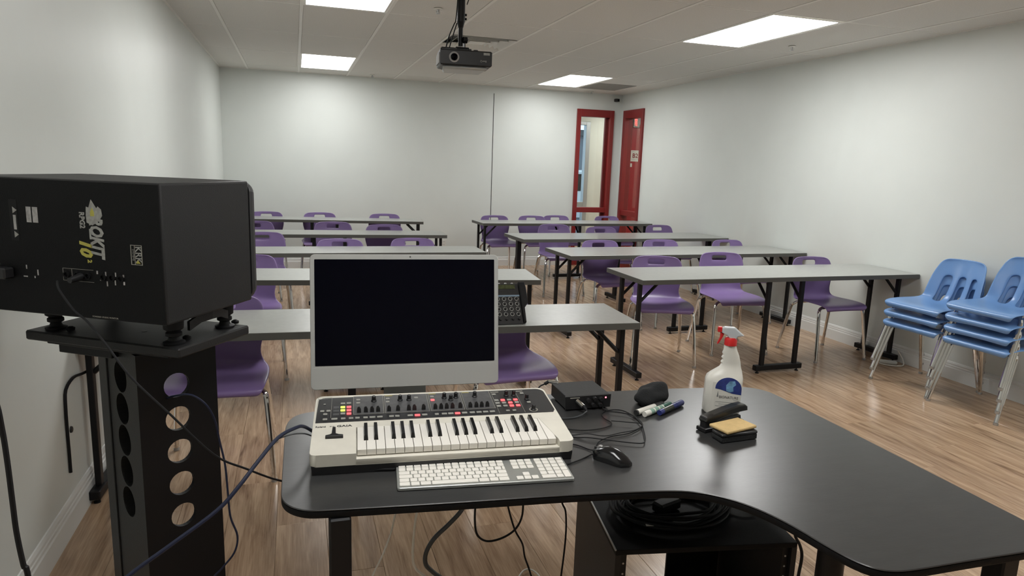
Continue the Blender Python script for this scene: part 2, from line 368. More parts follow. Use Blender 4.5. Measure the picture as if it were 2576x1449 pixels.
ex = thing('neon_sign', 'red glowing sign seen through the glass above the red door', 'sign', (5.03, 9.69, 2.10))
obj('backing', MB().box(-.05, .05, 0, .008, 0, .15, bev=.002), M_hwood, ex, smooth=False)
text('lettering', 'EXIT', .052, M_neon, ex, T(-.012, -.002, .075) @ RX(PI/2) @ RZ(-PI/2), bold=.0012, depth=.001)
# ------------------------------------------------------------------ ceiling lights, vent, grille, sprinklers
def ceiling_light(x, y, lab, md=None):
    l = thing('ceiling_light', lab, 'light', (x, y, H-.002), group='ceiling light panels')
    obj('frame', MB().box(.012, .598, .012, .03, 0, .03).box(.012, .598, 1.19, 1.208, 0, .03).box(.012, .03, .03, 1.19, 0, .03).box(.58, .598, .03, 1.19, 0, .03), M_grid, l, smooth=False)
    obj('diffuser', MB().box(.03, .58, .03, 1.19, .004, .012), md or M_diff, l, smooth=False)
names = {(0, 0): 'lit ceiling panel at the back left, closest to the far wall', (1, 0): 'lit ceiling panel at the back right, above the red window frames',
         (0, 1): 'lit ceiling panel at the top of the picture, left of the projector', (1, 1): 'largest lit ceiling panel, right of the projector',
         (0, 2): 'lit ceiling panel above the speaker and the desk', (1, 2): 'lit ceiling panel above the right end of the desk'}
for i in (0, 1):
    for j in (0, 1, 2): ceiling_light(lampx[i], lampy[j], names[(i, j)], M_diffb if i == 1 and j > 0 else M_diffd if j == 0 else M_diff)
v = thing('air_vent', 'square white ceiling air diffuser behind the projector', 'vent', (1.5944, 6.271, H))
for k_ in range(4):
    a = .295-.065*k_; b_ = a-.028
    mb = MB()
    for s_ in range(4):
        mb.loft([[(-a, -a, -.006), (a, -a, -.006), (b_, -b_, .022), (-b_, -b_, .022)], [(-a, -a, -.003), (a, -a, -.003), (b_, -b_, .025), (-b_, -b_, .025)]], RZ(s_*PI/2))
    obj('louver', mb, M_grid, v, smooth=False)
obj('centre_plate', MB().box(-.07, .07, -.07, .07, -.002, .004, bev=.002), M_grid, v, smooth=False)
obj('backing', MB().box(-.295, .295, -.295, .295, .055, .06), M_ink, v, smooth=False)
g = thing('air_grille', 'flat grey return air grille in the ceiling by the far right corner', 'vent', (4.04, 8.70, H-.006))
obj('frame', MB().box(-.27, .27, -.33, -.30, 0, .006).box(-.27, .27, .30, .33, 0, .006).box(-.27, -.24, -.3, .3, 0, .006).box(.24, .27, -.3, .3, 0, .006), M_grille, g, smooth=False)
for k_ in range(14): obj('slat', MB().box(-.24, .24, -.29+.043*k_, -.262+.043*k_, .001, .005), M_grille, g, smooth=False)
for (x, y), lab in {(.989, 5.016): 'ceiling sprinkler left of the projector pole', (4.039, 5.057): 'ceiling sprinkler between the large light panel and right wall',
                    (.972, 9.2): 'ceiling sprinkler near the far wall beside the back left light', (4.09, 9.33): 'ceiling sprinkler above the red window frame'}.items():
    s_ = thing('sprinkler', lab, 'sprinkler', (x, y, H-.003))
    obj('escutcheon', MB().lathe([(.03, 0), (.034, -.004), (.02, -.008)], 20), M_grid, s_)
    obj('body', MB().lathe([(.009, -.004), (.009, -.02), (.005, -.022), (.004, -.03), (.016, -.034), (.016, -.036)], 12), M_alu, s_)
    obj('frame_arm', MB().tube([(-.008, 0, -.018), (-.013, 0, -.026), (-.004, 0, -.034)], .0018, 6).tube([(.008, 0, -.018), (.013, 0, -.026), (.004, 0, -.034)], .0018, 6), M_alu, s_)
sc_ = thing('security_camera', 'small black camera mounted high in the far right corner', 'camera', (4.57, YF-.05, 2.462), rz=.25)
obj('body', MB().box(-.03, .03, -.035, .03, -.022, .022, bev=.008, seg=2), M_black, sc_); obj('lens', MB().cyl((0, -.034, 0), (0, -.04, 0), .012), M_screen, sc_)
obj('bracket', MB().cyl((0, .028, 0), (0, .052, 0), .008), M_black, sc_)
ou = thing('wall_outlet', 'white double power outlet on the far wall below the crack line', 'outlet', (2.006, YF, .335))
obj('cover_plate', MB().box(-.036, .036, -.006, 0, -.058, .058, bev=.002), M_white, ou, smooth=False)
for s_ in (-.022, .022): obj('socket', MB().box(-.016, .016, -.008, -.005, s_-.014, s_+.014, bev=.002), M_white, ou, smooth=False); obj('slot', MB().box(-.009, -.006, -.0086, -.0075, s_-.004, s_+.007).box(.006, .009, -.0086, -.0075, s_-.004, s_+.007), M_ink, ou, smooth=False)
# ------------------------------------------------------------------ projector
pj = thing('projector', 'black projector with round lens hanging upside down from a ceiling pole', 'projector', (.848, 3.60, 2.004), rz=-.10)
def wedge(mb, x0, x1, y0, y1, z0, z1, ins): return mb.prism([(x0, y0), (x1, y0), (x1, y1-.04), (x1-.03, y1), (x0+.03, y1), (x0, y1-.04)], z0, z1, bev=.006)
obj('body', wedge(MB(), -.132, .132, -.10, .12, -.038, .038, 0).box(-.128, -.04, -.08, .10, .03, .05, bev=.006), M_black, pj)
obj('lower_cover', MB().prism([(-.118, -.092), (.11, -.092), (.10, .1), (-.10, .1)], -.056, -.037, bev=.008), M_silver, pj, label='grey underside cover')
obj('lens_ring', MB().lathe([(.026, 0), (.026, .006), (.018, .008), (.016, .002)], 24, T(-.062, -.10, 0) @ RX(PI/2)), M_hwood, pj)
ln = obj('lens', MB().lathe([(.0165, .002), (.0165, .016), (.012, .018), (.010, .012), (.003, .014)], 24, T(-.062, -.10, 0) @ RX(PI/2)), M_screen, pj)
for k_ in range(6): obj('vent_slat', MB().box(-.137, -.131, -.085+.026*k_, -.071+.026*k_, -.028, .022, bev=.001), M_hwood, pj, smooth=False)
text('logo', 'BenQ', .014, M_print, pj, T(.088, -.1012, -.012) @ RX(PI/2) @ RZ(PI), depth=.0005)
obj('sticker', MB().box(.088, .12, -.1012, -.1, .018, .030), M_print, pj, smooth=False)
obj('foot', MB().cyl((.02, -.06, .037), (.02, -.06, .049), .012), M_black, pj); obj('foot', MB().cyl((.055, -.05, .037), (.055, -.05, .047), .012), M_black, pj)
pm = thing('projector_mount', 'black metal pole mount dropping from the ceiling to the projector', 'mount', (.829, 3.60, 2.054))
obj('pole', MB().cyl((0, 0, .14), (0, 0, .493), .021, 20).cyl((0, 0, .11), (0, 0, .14), .013, 16, .021), M_blackmetal, pm)
obj('lower_rod', MB().cyl((0, 0, .02), (0, 0, .12), .012, 12), M_blackmetal, pm)
obj('bracket', MB().box(-.03, .04, -.03, .03, .004, .012, bev=.002).box(.018, .022, -.02, .02, .01, .06).lathe([(.016, 0), (.016, .02)], 16, T(.012, -.01, .05) @ RY(PI/2)), M_blackmetal, pm)
for zz in (.155, .175): obj('bolt', MB().cyl((.02, 0, zz), (.030, 0, zz), .006, 8), M_blackmetal, pm)
obj('ceiling_plate', MB().lathe([(.07, .494), (.07, .489), (.03, .481)], 24), M_blackmetal, pm)
tag(obj('projector_cable', MB().tube([(.80, 3.54, 2.33), (.795, 3.56, 2.20), (.785, 3.56, 2.17), (.765, 3.57, 2.12), (.75, 3.58, 2.06), (.748, 3.60, 2.03)], .003).tube([(.802, 3.57, 2.18), (.785, 3.58, 2.12), (.772, 3.59, 2.07), (.765, 3.6, 2.03)], .003), M_rubber), 'two thin black cords looping from pole to the projector', 'cable')
tag(obj('projector_cable', MB().tube([(.86, 3.60, 2.28), (.875, 3.60, 2.33), (.885, 3.60, 2.40), (.88, 3.60, 2.545)], .0025), M_rubber), 'thin black cord bowing away from the right side of the projector pole', 'cable')

# ------------------------------------------------------------------ folding tables
FOOT = {}
def foot_obj(parent, x, y, along, ln_=.42, single=False):
    dx, dy = (ln_/2, .022) if along == 'x' else (.022, ln_/2)
    ft = obj('foot', MB().box(x-dx, x+dx, y-dy, y+dy, .022, .062, bev=.004), M_blackmetal, parent, smooth=False)
    for s_ in (-1, 1):
        gx_, gy_ = (x+s_*(dx-.03), y) if along == 'x' else (x, y+s_*(dy-.03))
        obj('glide', MB().lathe([(.014, 0), (.014, .006), (.005, .008), (.005, .024)], 10, T(gx_, gy_, 0)), M_rubber, ft)
def make_table(label, x0, y0, x1, y1, dep, group, kind='double'):
    inl = .022 if x0 < 0 else .055
    Ln = math.hypot(x1-x0, y1-y0); a = math.atan2(y1-y0, x1-x0)
    t = thing('folding_table', label, 'table', (x0, y0, 0), a, group)
    obj('tabletop', MB().box(.002, Ln-.002, .002, dep-.002, .708, .738, bev=.001), M_top, t, smooth=False)
    obj('edge_band', MB().box(0, Ln, 0, .004, .705, .7365).box(0, Ln, dep-.004, dep, .705, .7365).box(0, .004, .004, dep-.004, .705, .7365).box(Ln-.004, Ln, .004, dep-.004, .705, .7365), M_edge, t, smooth=False)
    c = dep/2
    def legs(px, py, sgn, along):
        # two posts, each with a diagonal brace back to the table underside
        off = .135
        for s_ in ((-1, 1) if kind == 'double' else (0,)):
            lx, ly = (px+s_*off*1.1, py) if along == 'x' else (px, py+s_*off)
            hw = .0175 if kind == 'double' else .03
            hx, hy = (hw, .0125)
            if along == 'y': hx, hy = (.0125 if kind == 'double' else .022), hw
            obj('leg', MB().box(lx-hx, lx+hx, ly-hy, ly+hy, .055, .705, bev=.003), M_blackmetal, t, smooth=False)
            bm = MB()
            if along == 'y': bm.cyl((lx+sgn*.012, ly, .565), (lx+sgn*.15, ly, .70), .011, 8)
            else: bm.cyl((lx, ly+.012, .565), (lx, ly+.15, .70), .011, 8)
            if kind == 'double': obj('brace', bm, M_blackmetal, t, smooth=False)
            else: bm.b.free()
        if kind != 'double':
            obj('cross_plate', MB().box(px-.025, px+.025, py-.17, py+.17, .692, .706, bev=.002), M_blackmetal, t, smooth=False)
        foot_obj(t, px, py, along)
    legs(inl, c-.01, 1, 'y'); legs(Ln-.055, c-.01, -1, 'y')
    if kind == 'double': legs(Ln/2, .055, 0, 'x')
    else: legs(Ln/2, c, 1, 'y')
    obj('underside_rail', MB().box(.1, Ln-.1, c-.012, c+.012, .690, .706), M_blackmetal, t, smooth=False)
    return t
GR, GL = 'folding tables on the right side', 'folding tables on the left side'
make_table('grey folding table nearest on the right side, beside the blue chair stacks', 2.235, 4.06, 4.684, 4.08, .565, GR)
make_table('grey folding table second from the front on the right side', 2.20, 5.262, 4.68, 5.34, .58, GR)
make_table('grey folding table third from the front on the right, on single posts', 2.19, 6.49, 4.68, 6.60, .60, GR, 'single')
make_table('grey folding table furthest back on the right, before the red window frames', 2.24, 8.25, 4.68, 8.36, .50, GR)
make_table('nearest grey folding table on the left, directly behind the monitor', -.862, 3.045, 1.605, 2.913, .475, GL)
make_table('grey folding table second from the front on the left side', -.866, 4.40, 1.533, 4.155, .47, GL)
make_table('grey folding table third from the front on the left side', -.868, 5.555, 1.54, 5.54, .43, GL)
make_table('grey folding table fourth from the front on the left side', -.862, 6.94, 1.484, 6.875, .44, GL)
make_table('grey folding table furthest back on the left, before the far wall', -.862, 8.66, 1.51, 8.40, .42, GL)

# ------------------------------------------------------------------ chairs
def shell_mesh(rows, us, hole, thick):
    t = bmesh.new(); V = []
    for (y, z, hw, cy, cz_) in rows: V.append([t.verts.new((u*hw, y+cy*u*u, z+cz_*u*u)) for u in us])
    for i in range(len(rows)-1):
        for j in range(len(us)-1):
            if hole(i, j): continue
            t.faces.new((V[i][j], V[i][j+1], V[i+1][j+1], V[i+1][j]))
    bmesh.ops.recalc_face_normals(t, faces=t.faces[:])
    me = bpy.data.meshes.new('shell'); t.to_mesh(me); t.free()
    return bake(me, [('SOLIDIFY', dict(thickness=thick, offset=0)), ('SUBSURF', dict(levels=2, render_levels=2))])
prow = [(-.222, .418, .185, 0, -.004), (-.236, .434, .200, 0, 0), (-.222, .452, .212, 0, .004), (-.13, .457, .226, 0, .008), (0, .449, .230, 0, .014), (.10, .443, .224, 0, .016), (.162, .45, .207, -.012, .014), (.202, .482, .186, -.035, .006),
        (.220, .53, .180, -.048, 0), (.230, .585, .194, -.052, 0), (.238, .64, .209, -.052, 0), (.244, .69, .208, -.050, 0), (.249, .725, .202, -.046, 0), (.2535, .762, .190, -.042, 0), (.256, .785, .168, -.036, -.004), (.256, .794, .135, -.03, -.006)]
pus = [-1, -.86, -.6, -.33, -.27, 0, .27, .33, .6, .86, 1]
purple_shell = shell_mesh(prow, pus, lambda i, j: i == 12 and 3 <= j <= 6, .010)
brow = [(-.232, .418, .195, 0, -.006), (-.248, .436, .212, 0, 0), (-.236, .455, .224, 0, .002), (-.14, .456, .232, 0, .010), (0, .443, .234, 0, .022), (.08, .438, .230, 0, .028), (.138, .448, .222, -.015, .026), (.182, .482, .214, -.045, .014),
        (.206, .535, .208, -.065, 0), (.226, .59, .202, -.07, 0), (.243, .645, .195, -.068, 0), (.256, .69, .186, -.06, 0), (.266, .73, .174, -.052, 0), (.270, .757, .155, -.045, -.004), (.270, .77, .125, -.04, -.006)]
bus = [-1, -.84, -.64, -.36, -.14, .14, .36, .64, .84, 1]
blue_shell = shell_mesh(brow, bus, lambda i, j: 6 <= i <= 9 and j in (2, 4, 6), .011)
def tube_mesh(pts, r, name='leg'):
    me = MB().tube(pts, r, 10, 4).mesh(name); return me
def make_chair(kind, label, group):
    t = thing('classroom_chair', label, 'chair', (0, 0, 0), 0, group)
    pu = kind == 'purple'
    obj('seat_shell', purple_shell if pu else blue_shell, M_purple if pu else M_blue, t)
    for s_ in (-1, 1):
        if pu:
            fpt = [(s_*.10, -.14, .432), (s_*.17, -.15, .431), (s_*.205, -.165, .415), (s_*.218, -.178, .385), (s_*.232, -.205, .20), (s_*.243, -.228, .015)]
            rpt = [(s_*.10, .12, .43), (s_*.16, .135, .429), (s_*.19, .15, .41), (s_*.202, .162, .38), (s_*.222, .20, .2), (s_*.238, .236, .015)]
        else:
            fpt = [(s_*.12, -.12, .434), (s_*.18, -.13, .432), (s_*.20, -.143, .41), (s_*.206, -.157, .38), (s_*.217, -.215, .2), (s_*.228, -.272, .015)]
            rpt = [(s_*.12, .11, .43), (s_*.18, .12, .43), (s_*.20, .132, .41), (s_*.205, .145, .38), (s_*.216, .19, .2), (s_*.228, .238, .015)]
        for P in (fpt, rpt):
            lg = obj('leg', tube_mesh(P, .0128), M_chrome, t)
            x, y, _ = P[-1]
            obj('foot_cap', MB().lathe([(.0132, 0), (.0142, .003), (.0138, .016)], 12, T(x, y, 0)), M_alu, lg)
    ys = (-.14, .12) if pu else (-.13, .11)
    for y in ys: obj('seat_frame', MB().cyl((-.105, y, .432), (.105, y, .431), .0125, 10), M_chrome, t)
    return t
protoP = [None]; protoB = [None]
def put(kind, x, y, rz, label, group, z=0, rx=0):
    pr_ = protoP if kind == 'purple' else protoB
    if pr_[0] is None: pr_[0] = c = make_chair(kind, label, group)
    else: c = copy_tree(pr_[0])
    c.location = (x, y, z); c.rotation_euler = (rx, 0, rz); c['label'] = label; c['group'] = group
    return c
def pback(bx, by, rz, label, group):   # placed by the centre of the back's top rail
    put('purple', bx+.25*math.sin(rz), by-.25*math.cos(rz), rz, label, group)
rows = [
 ('right', 'nearest right table', [(2.78, 4.86, -.30, 'leftmost of its three, turned to the desk'), (3.50, 5.05, -.12, 'middle one, pulled back'), (4.18, 4.74, .0, 'rightmost of its three, beside the wall')]),
 ('right', 'second right table', [(2.772, 5.97, .05, 'leftmost of its three'), (3.455, 6.02, .0, 'middle one'), (4.205, 5.99, .1, 'rightmost of its three')]),
 ('right', 'third right table', [(2.932, 7.62, -.03, 'leftmost of its three'), (3.408, 7.32, .0, 'middle one'), (4.326, 7.60, .1, 'rightmost, nearest the wall')]),
 ('right', 'furthest right table', [(2.547, 8.86, .05, 'leftmost of its four'), (3.089, 8.88, .0, 'second from the left'), (3.48, 8.98, .02, 'third from the left'), (4.247, 8.95, .05, 'rightmost, in front of the red frame')]),
 ('left', 'furthest left table', [(-.355, 9.08, .0, 'leftmost of its three'), (.287, 9.03, .0, 'middle one'), (1.089, 8.92, .0, 'rightmost of its three')]),
 ('left', 'fourth left table', [(-.43, 7.76, .05, 'leftmost, beside the speaker'), (.383, 7.72, .0, 'middle one'), (.904, 7.43, .0, 'rightmost of its three')]),
 ('left', 'third left table', [(-.305, 6.62, .05, 'leftmost, beside the speaker'), (.358, 6.07, .0, 'middle one'), (.999, 6.14, .0, 'rightmost of its three')]),
 ('left', 'second left table', [(-.34, 5.10, .03, 'just right of the speaker')]),
 ('left', 'nearest left table', [(-.365, 3.60, .0, 'directly right of the speaker stand'), (1.02, 3.55, .06, 'right of the monitor, under the black mixer')]),
]
for side, tb, L_ in rows:
    for bx, by, a, wh in L_: pback(bx, by, a, 'purple plastic chair at the %s, %s' % (tb, wh), 'purple chairs at the tables on the %s' % side)
pos = ['bottom', 'second from the bottom', 'third from the bottom', 'top']
for k_ in range(3): put('blue', 4.345-.004*k_, 3.615, -PI/2+.05, 'blue plastic chair, %s of the three-chair stack nearer the table' % ['bottom', 'middle', 'top'][k_], 'stacked blue chairs', z=.074*k_)
for k_ in range(4): put('blue', 4.35-.004*k_, 3.13, -PI/2+.06, 'blue plastic chair, %s of the four-chair stack at the right edge' % pos[k_], 'stacked blue chairs', z=.076*k_)

# ------------------------------------------------------------------ desk
DZ = .72
pts = []
def arc(cx, cy, r, a0, a1, n=8): return [(cx+r*math.cos(a0+(a1-a0)*i/n), cy+r*math.sin(a0+(a1-a0)*i/n)) for i in range(n+1)]
outline = [(-.043, 1.96), (-.047, 1.56)] + arc(.048, 1.535, .095, PI*1.0, PI*1.42, 6) + [(.30, 1.41), (.573, 1.382), (.72, 1.362), (.84, 1.343), (.90, 1.325), (.945, 1.295), (.985, 1.25), (1.015, 1.19), (1.035, 1.12), (1.045, 1.05), (1.058, .99), (1.075, .955), (1.10, .935), (1.14, .925), (1.30, .922), (1.499, .915), (1.56, .93), (1.582, .98), (1.587, 1.2), (1.595, 1.6), (1.595, 1.83)] + arc(1.49, 1.895, .104, -.05, PI/2, 7)[1:] + [(1.216, 2.034), (.8, 2.062), (.3, 2.075), (.02, 2.062), (-.025, 2.03)]
def chaikin(P):
    out = []
    for i in range(len(P)):
        a, b_ = Vector(P[i]), Vector(P[(i+1) % len(P)])
        if (b_-a).length < .012: out.append(tuple((a+b_)/2)); continue
        t_c = min(.25, .03/(b_-a).length); out += [tuple(a.lerp(b_, t_c)), tuple(b_.lerp(a, t_c))]
    return out
outline = chaikin(chaikin(outline))
dk = thing('desk', 'black curved corner desk in the foreground carrying the keyboards', 'desk', (.75, 1.6, 0))
obj('desktop', MB().prism([(a-.75, b_-1.6) for a, b_ in outline], DZ-.004, DZ, bev=.0015, seg=1), M_desk, dk)
obj('edge_band', MB().prism([(a-.75, b_-1.6) for a, b_ in outline], DZ-.021, DZ-.0042, bev=.003, seg=2), M_blackrough, dk, label='matt black edge below the top')
obj('leg', MB().box(-.695, -.647, -.17, -.12, 0, DZ-.021, bev=.004), M_blackmetal, dk, smooth=False)
obj('leg', MB().cyl((.485, -.39, 0), (.485, -.39, DZ-.021), .032, 20), M_blackmetal, dk)
obj('leg', MB().box(-.668, -.626, .36, .40, 0, DZ-.021, bev=.004), M_blackmetal, dk, smooth=False)
obj('leg', MB().box(.74, .79, .24, .29, 0, DZ-.021, bev=.004), M_blackmetal, dk, smooth=False)
obj('leg', MB().box(.74, .79, -.62, -.57, 0, DZ-.021, bev=.004), M_blackmetal, dk, smooth=False)

# ------------------------------------------------------------------ all-in-one computer
im = thing('desktop_computer', 'silver all-in-one computer with a dark screen standing behind the synthesizer', 'computer', (.306, 1.945, DZ+.001), -.075)
TL = T(0, -.012, .103) @ RX(-.155)
W2 = .276
def rr(hw, z0, z1, r, n=5): return [(sx*(hw-r)+r*math.cos(a), cz_+r*math.sin(a)) for sx, cz_, a0 in ((1, z1-r, 0), (-1, z1-r, PI/2), (-1, z0+r, PI), (1, z0+r, 1.5*PI)) for a in [a0+PI/2*i/n for i in range(n+1)]]
UP = TL @ RX(PI/2)      # prism plane -> upright, front at +z side
obj('casing', MB().prism(rr(W2, 0, .392, .014), -.013, 0, bev=.0012, M=UP), M_silver, im)
obj('screen', MB().prism(rr(W2-.0125, .069, .3775, .002), -.001, .0006, M=UP), M_screen, im, smooth=False)
obj('chin', MB().prism(rr(W2-.001, .0015, .064, .012), -.0005, .0008, M=UP), M_silver, im, label='plain silver chin below the screen')
obj('camera_lens', MB().lathe([(.0022, 0), (.0018, .0012)], 12, TL @ T(.01, 0, .385) @ RX(PI/2)), M_ink, im)
obj('stand', MB().box(-.065, .065, .01, .10, 0, .004, bev=.001).box(-.065, .065, .086, .091, .002, .19, bev=.001).box(-.06, .06, .01, .09, .16, .175), M_silver, im, smooth=False)

# ------------------------------------------------------------------ synthesizer
sy = thing('synthesizer', 'cream white synthesizer keyboard with lit red and green buttons', 'keyboard', (.017, 1.611, .775), -.0831)
SW, SD = .673, .331
tilt = math.atan2(.104, .9945)
P = RX(tilt)         # local panel plane: u along x, v up the slope
def SO(name, mb, m_, par=sy, **k):
    mb2 = mb.b; bmesh.ops.transform(mb2, matrix=P, verts=mb2.verts); return obj(name, mb, m_, par, **k)
# body: side blocks, front lip, rear deck; keybed recessed
def rrect(x0, x1, y0, y1, r, n=5): return [(cx+r*math.cos(a), cy+r*math.sin(a)) for cx, cy, a0 in ((x1-r, y1-r, 0), (x0+r, y1-r, PI/2), (x0+r, y0+r, PI), (x1-r, y0+r, 1.5*PI)) for a in [a0+PI/2*i/n for i in range(n+1)]]
bodyp = [(.004, 0), (.110, 0), (.1115, -.0015), (.1115, .1345), (.604, .1345), (.628, .022), (.628, 0), (.668, 0)] 
body = MB()
outer = rrect(0, SW, 0, SD, .016)
# left, right blocks and rear deck as prisms sharing the outline
def clip(pts_, f_): return [p for p in pts_ if f_(p)]
body.prism(arc(.016, .016, .016, 1.5*PI, PI, 4)[0:1] + [(.1115, 0), (.1115, .136)] + [(0, .136)] + arc(.016, .016, .016, PI, 1.5*PI, 4), -.033, 0, bev=.0008)
body.prism([(.632, 0)] + arc(SW-.016, .016, .016, 1.5*PI, 2*PI, 4) + [(SW, .136), (.608, .136), (.632, .016)], -.033, 0, bev=.0008)
body.prism([(0, .135), (SW, .135)] + arc(SW-.022, SD-.022, .022, 0, PI/2, 4) + arc(.022, SD-.022, .022, PI/2, PI, 4), -.033, 0, bev=.0008)
body.box(.11, .633, 0, .14, -.033, -.020); body.box(.11, .633, 0, -.0+.004, -.033, -.016, bev=.001)
SO('casing', body, M_cream)
obj('base', MB().loft([[(.006, .006, -.054), (SW-.006, .006, -.054), (SW-.006, SD-.006, -.054), (.006, SD-.006, -.054)], [(.004, .004, -.031), (SW-.004, .004, -.031), (SW-.004, SD-.006, .0), (.004, SD-.006, .0)]]), M_black, sy, smooth=False, label='black lower shell')
SO('control_panel', MB().prism([(.006, .1665), (SW-.012, .1665), (SW-.005, .18)] + arc(SW-.03, SD-.034, .024, 0, PI/2, 4) + arc(.026, SD-.034, .018, PI/2, PI, 4), 0, .0012), M_panel, label='black control panel')
for x0, x1 in ((.1035, .187), (.190, .313), (.316, .412), (.415, .500)):
    SO('section_plate', MB().prism(rrect(x0, x1, .203, .317, .003, 2), .0012, .0018), M_panel2, smooth=False)
    SO('section_outline', MB().box(x0, x1, .203, .2042, .0018, .0021).box(x0, x0+.0012, .203, .317, .0018, .0021).box(x1-.0012, x1, .203, .317, .0018, .0021), M_line, smooth=False)
for x0 in (.190, .316, .415): SO('section_title', MB().box(x0+.003, x0+.024, .310, .3155, .0018, .0022), M_gold, smooth=False)
SO('section_outline', MB().box(.006, .0068, .19, .318, .0012, .0016).box(.044, .0448, .19, .318, .0012, .0016).box(.006, .044, .318, .3188, .0012, .0016).box(.579, .5798, .17, .318, .0012, .0016).box(.505, .5058, .17, .318, .0012, .0016), M_line, smooth=False)
SO('printed_caption', MB().box(.008, .034, .305, .309, .0012, .0016).box(.05, .066, .245, .26, .0012, .0016).box(.05, .066, .225, .238, .0012, .0016).box(.05, .066, .205, .217, .0012, .0016), M_panel2, smooth=False)
def button(u, v_, w_, h_, m_): SO('button', MB().prism(rrect(u-w_/2, u+w_/2, v_-h_/2, v_+h_/2, .0015, 2), .0012, .0034, bev=.0006), m_, smooth=False, label={M_red: 'button lit red', M_green: 'button lit green'}.get(m_))
for u, v_, m_ in ((.075, .2744, M_btn), (.0913, .2749, M_btn), (.0753, .2514, M_green), (.0917, .2511, M_red), (.0756, .2318, M_green), (.092, .231, M_red), (.076, .2118, M_btn), (.0922, .2108, M_red)): button(u, v_, .0125, .010, m_)
for u, w_ in ((.03, .012), (.0542, .016), (.0773, .012), (.098, .012), (.1147, .012), (.1361, .012), (.1544, .016), (.1742, .015), (.2054, .013), (.2212, .012), (.2561, .015), (.2759, .015), (.2957, .015), (.3292, .011), (.3503, .015), (.3683, .015), (.3875, .015), (.407, .015), (.4291, .015), (.4479, .015), (.4669, .015), (.4861, .015)):
    button(u, .1828, w_, .009, M_red if u in (.2759, .3875) else M_btn)
for u, v_ in ((.117, .2938), (.117, .2738), (.1998, .293), (.1989, .2727), (.2809, .2924), (.3273, .2946), (.5114, .292), (.5967, .2923), (.0209, .2318), (.0371, .2322), (.0294, .213), (.6041, .231), (.0255, .273)): button(u, v_, .011 if u != .0255 else .006, .009 if u != .0255 else .006, M_btn)
button(.3269, .2724, .011, .010, M_red)
for u in (.5145, .589): SO('printed_caption', MB().box(u-.010, u+.014, .3065, .311, .0012, .0016), M_line, smooth=False)
for r_, row in enumerate(((.252, 'brbr'), (.2338, 'bbrb'), (.2145, 'bbrr'))):
    for c_, ch in enumerate(row[1]): button(.5115+.019*c_, row[0], .0125, .0105, M_red if ch == 'r' else M_btn)
button(.5314, .184, .011, .007, M_btn); button(.5502, .184, .011, .007, M_btn)
sld = MB().loft([[(-.0055, -.004, .0012), (.0055, -.004, .0012), (.0055, .004, .0012), (-.0055, .004, .0012)], [(-.005, -.003, .012), (.005, -.003, .012), (.005, .001, .012), (-.005, .001, .012)], [(-.004, -.002, .017), (.001, -.002, .019), (.001, 0, .019), (-.004, 0, .017)]]).mesh('slider', False); sld.transform(P)
sld.materials.append(M_black)
for u in (.1189, .1375, .1543, .1706, .2005, .2252, .255, .2705, .296, .329, .3454, .3611, .3776, .3998, .4285, .4461, .4616, .4779):
    o = obj('slider', sld, M_black, sy); pv = P @ Vector((u, .2175, 0)); o.location = pv
    SO('slider_slot', MB().box(u-.001, u+.001, .222, .248, .0012, .002), M_ink, smooth=False)
kn = MB().lathe([(.008, .0012), (.0078, .004), (.006, .006), (.0055, .017), (.0045, .018)], 14).mesh('knob'); kn.transform(P); kn.materials.append(M_black)
for u, v_ in ((.1605, .282), (.2344, .281), (.2598, .280), (.3618, .283), (.3793, .268), (.3962, .283), (.452, .284), (.5467, .282), (.5695, .281), (.6025, .252), (.6065, .184)):
    o = obj('knob', kn, M_black, sy); o.location = P @ Vector((u, v_, 0)); o.rotation_euler = (0, 0, 0)
SO('knob_ring', MB().lathe([(.0125, .0012), (.0125, .002), (.010, .002), (.010, .0012)], 24, T(.6065, .184, 0)), M_line)
text('lettering', 'Roland', .0115, M_ink, sy, P @ T(.0205, .1445, .0003), depth=.0003, bold=.0002, xs=.82)
text('lettering', 'GAIA', .0135, M_ink, sy, P @ T(.081, .1442, .0003), depth=.0003, bold=.0003, xs=1.25)
text('lettering', 'SH-01', .0068, M_ink, sy, P @ T(.0505, .1442, .0003), depth=.0003, xs=.8)
SO('bend_lever', MB().prism([(.035, .0785), (.079, .0785), (.079, .084), (.068, .087), (.0605, .092), (.0595, .126), (.0515, .126), (.0505, .092), (.045, .087), (.035, .084)], 0, .009, bev=.001), M_black)
# keys
K0, K1 = .1135, .628; kw = (K1-K0)/22
wk = MB().box(.0007, kw-.0007, .018, .140, -.016, 0, bev=.0006).mesh('white_key', False); wk.transform(P @ T(0, 0, -.001)); wk.materials.append(M_key)
# white keys narrow slightly towards the rear at the right side of the bed; bed is cut square here
for i in range(22):
    o = obj('white_key', wk, M_key, sy); o.location = (K0+i*kw, 0, 0)
bk = MB().loft([[(-.0055, .063, -.001), (.0055, .063, -.001), (.0055, .137, -.001), (-.0055, .137, -.001)], [(-.0042, .071, .0095), (.0042, .071, .0095), (.0042, .137, .0105), (-.0042, .137, .0105)]]).mesh('black_key', False)
bk.transform(P); bk.materials.append(M_bkey)
for i in range(21):
    if i % 7 in (0, 1, 3, 4, 5):
        o = obj('black_key', bk, M_bkey, sy); o.location = (K0+(i+1)*kw+(-.001 if i % 7 in (0, 3) else .001 if i % 7 in (1, 5) else 0), 0, 0)

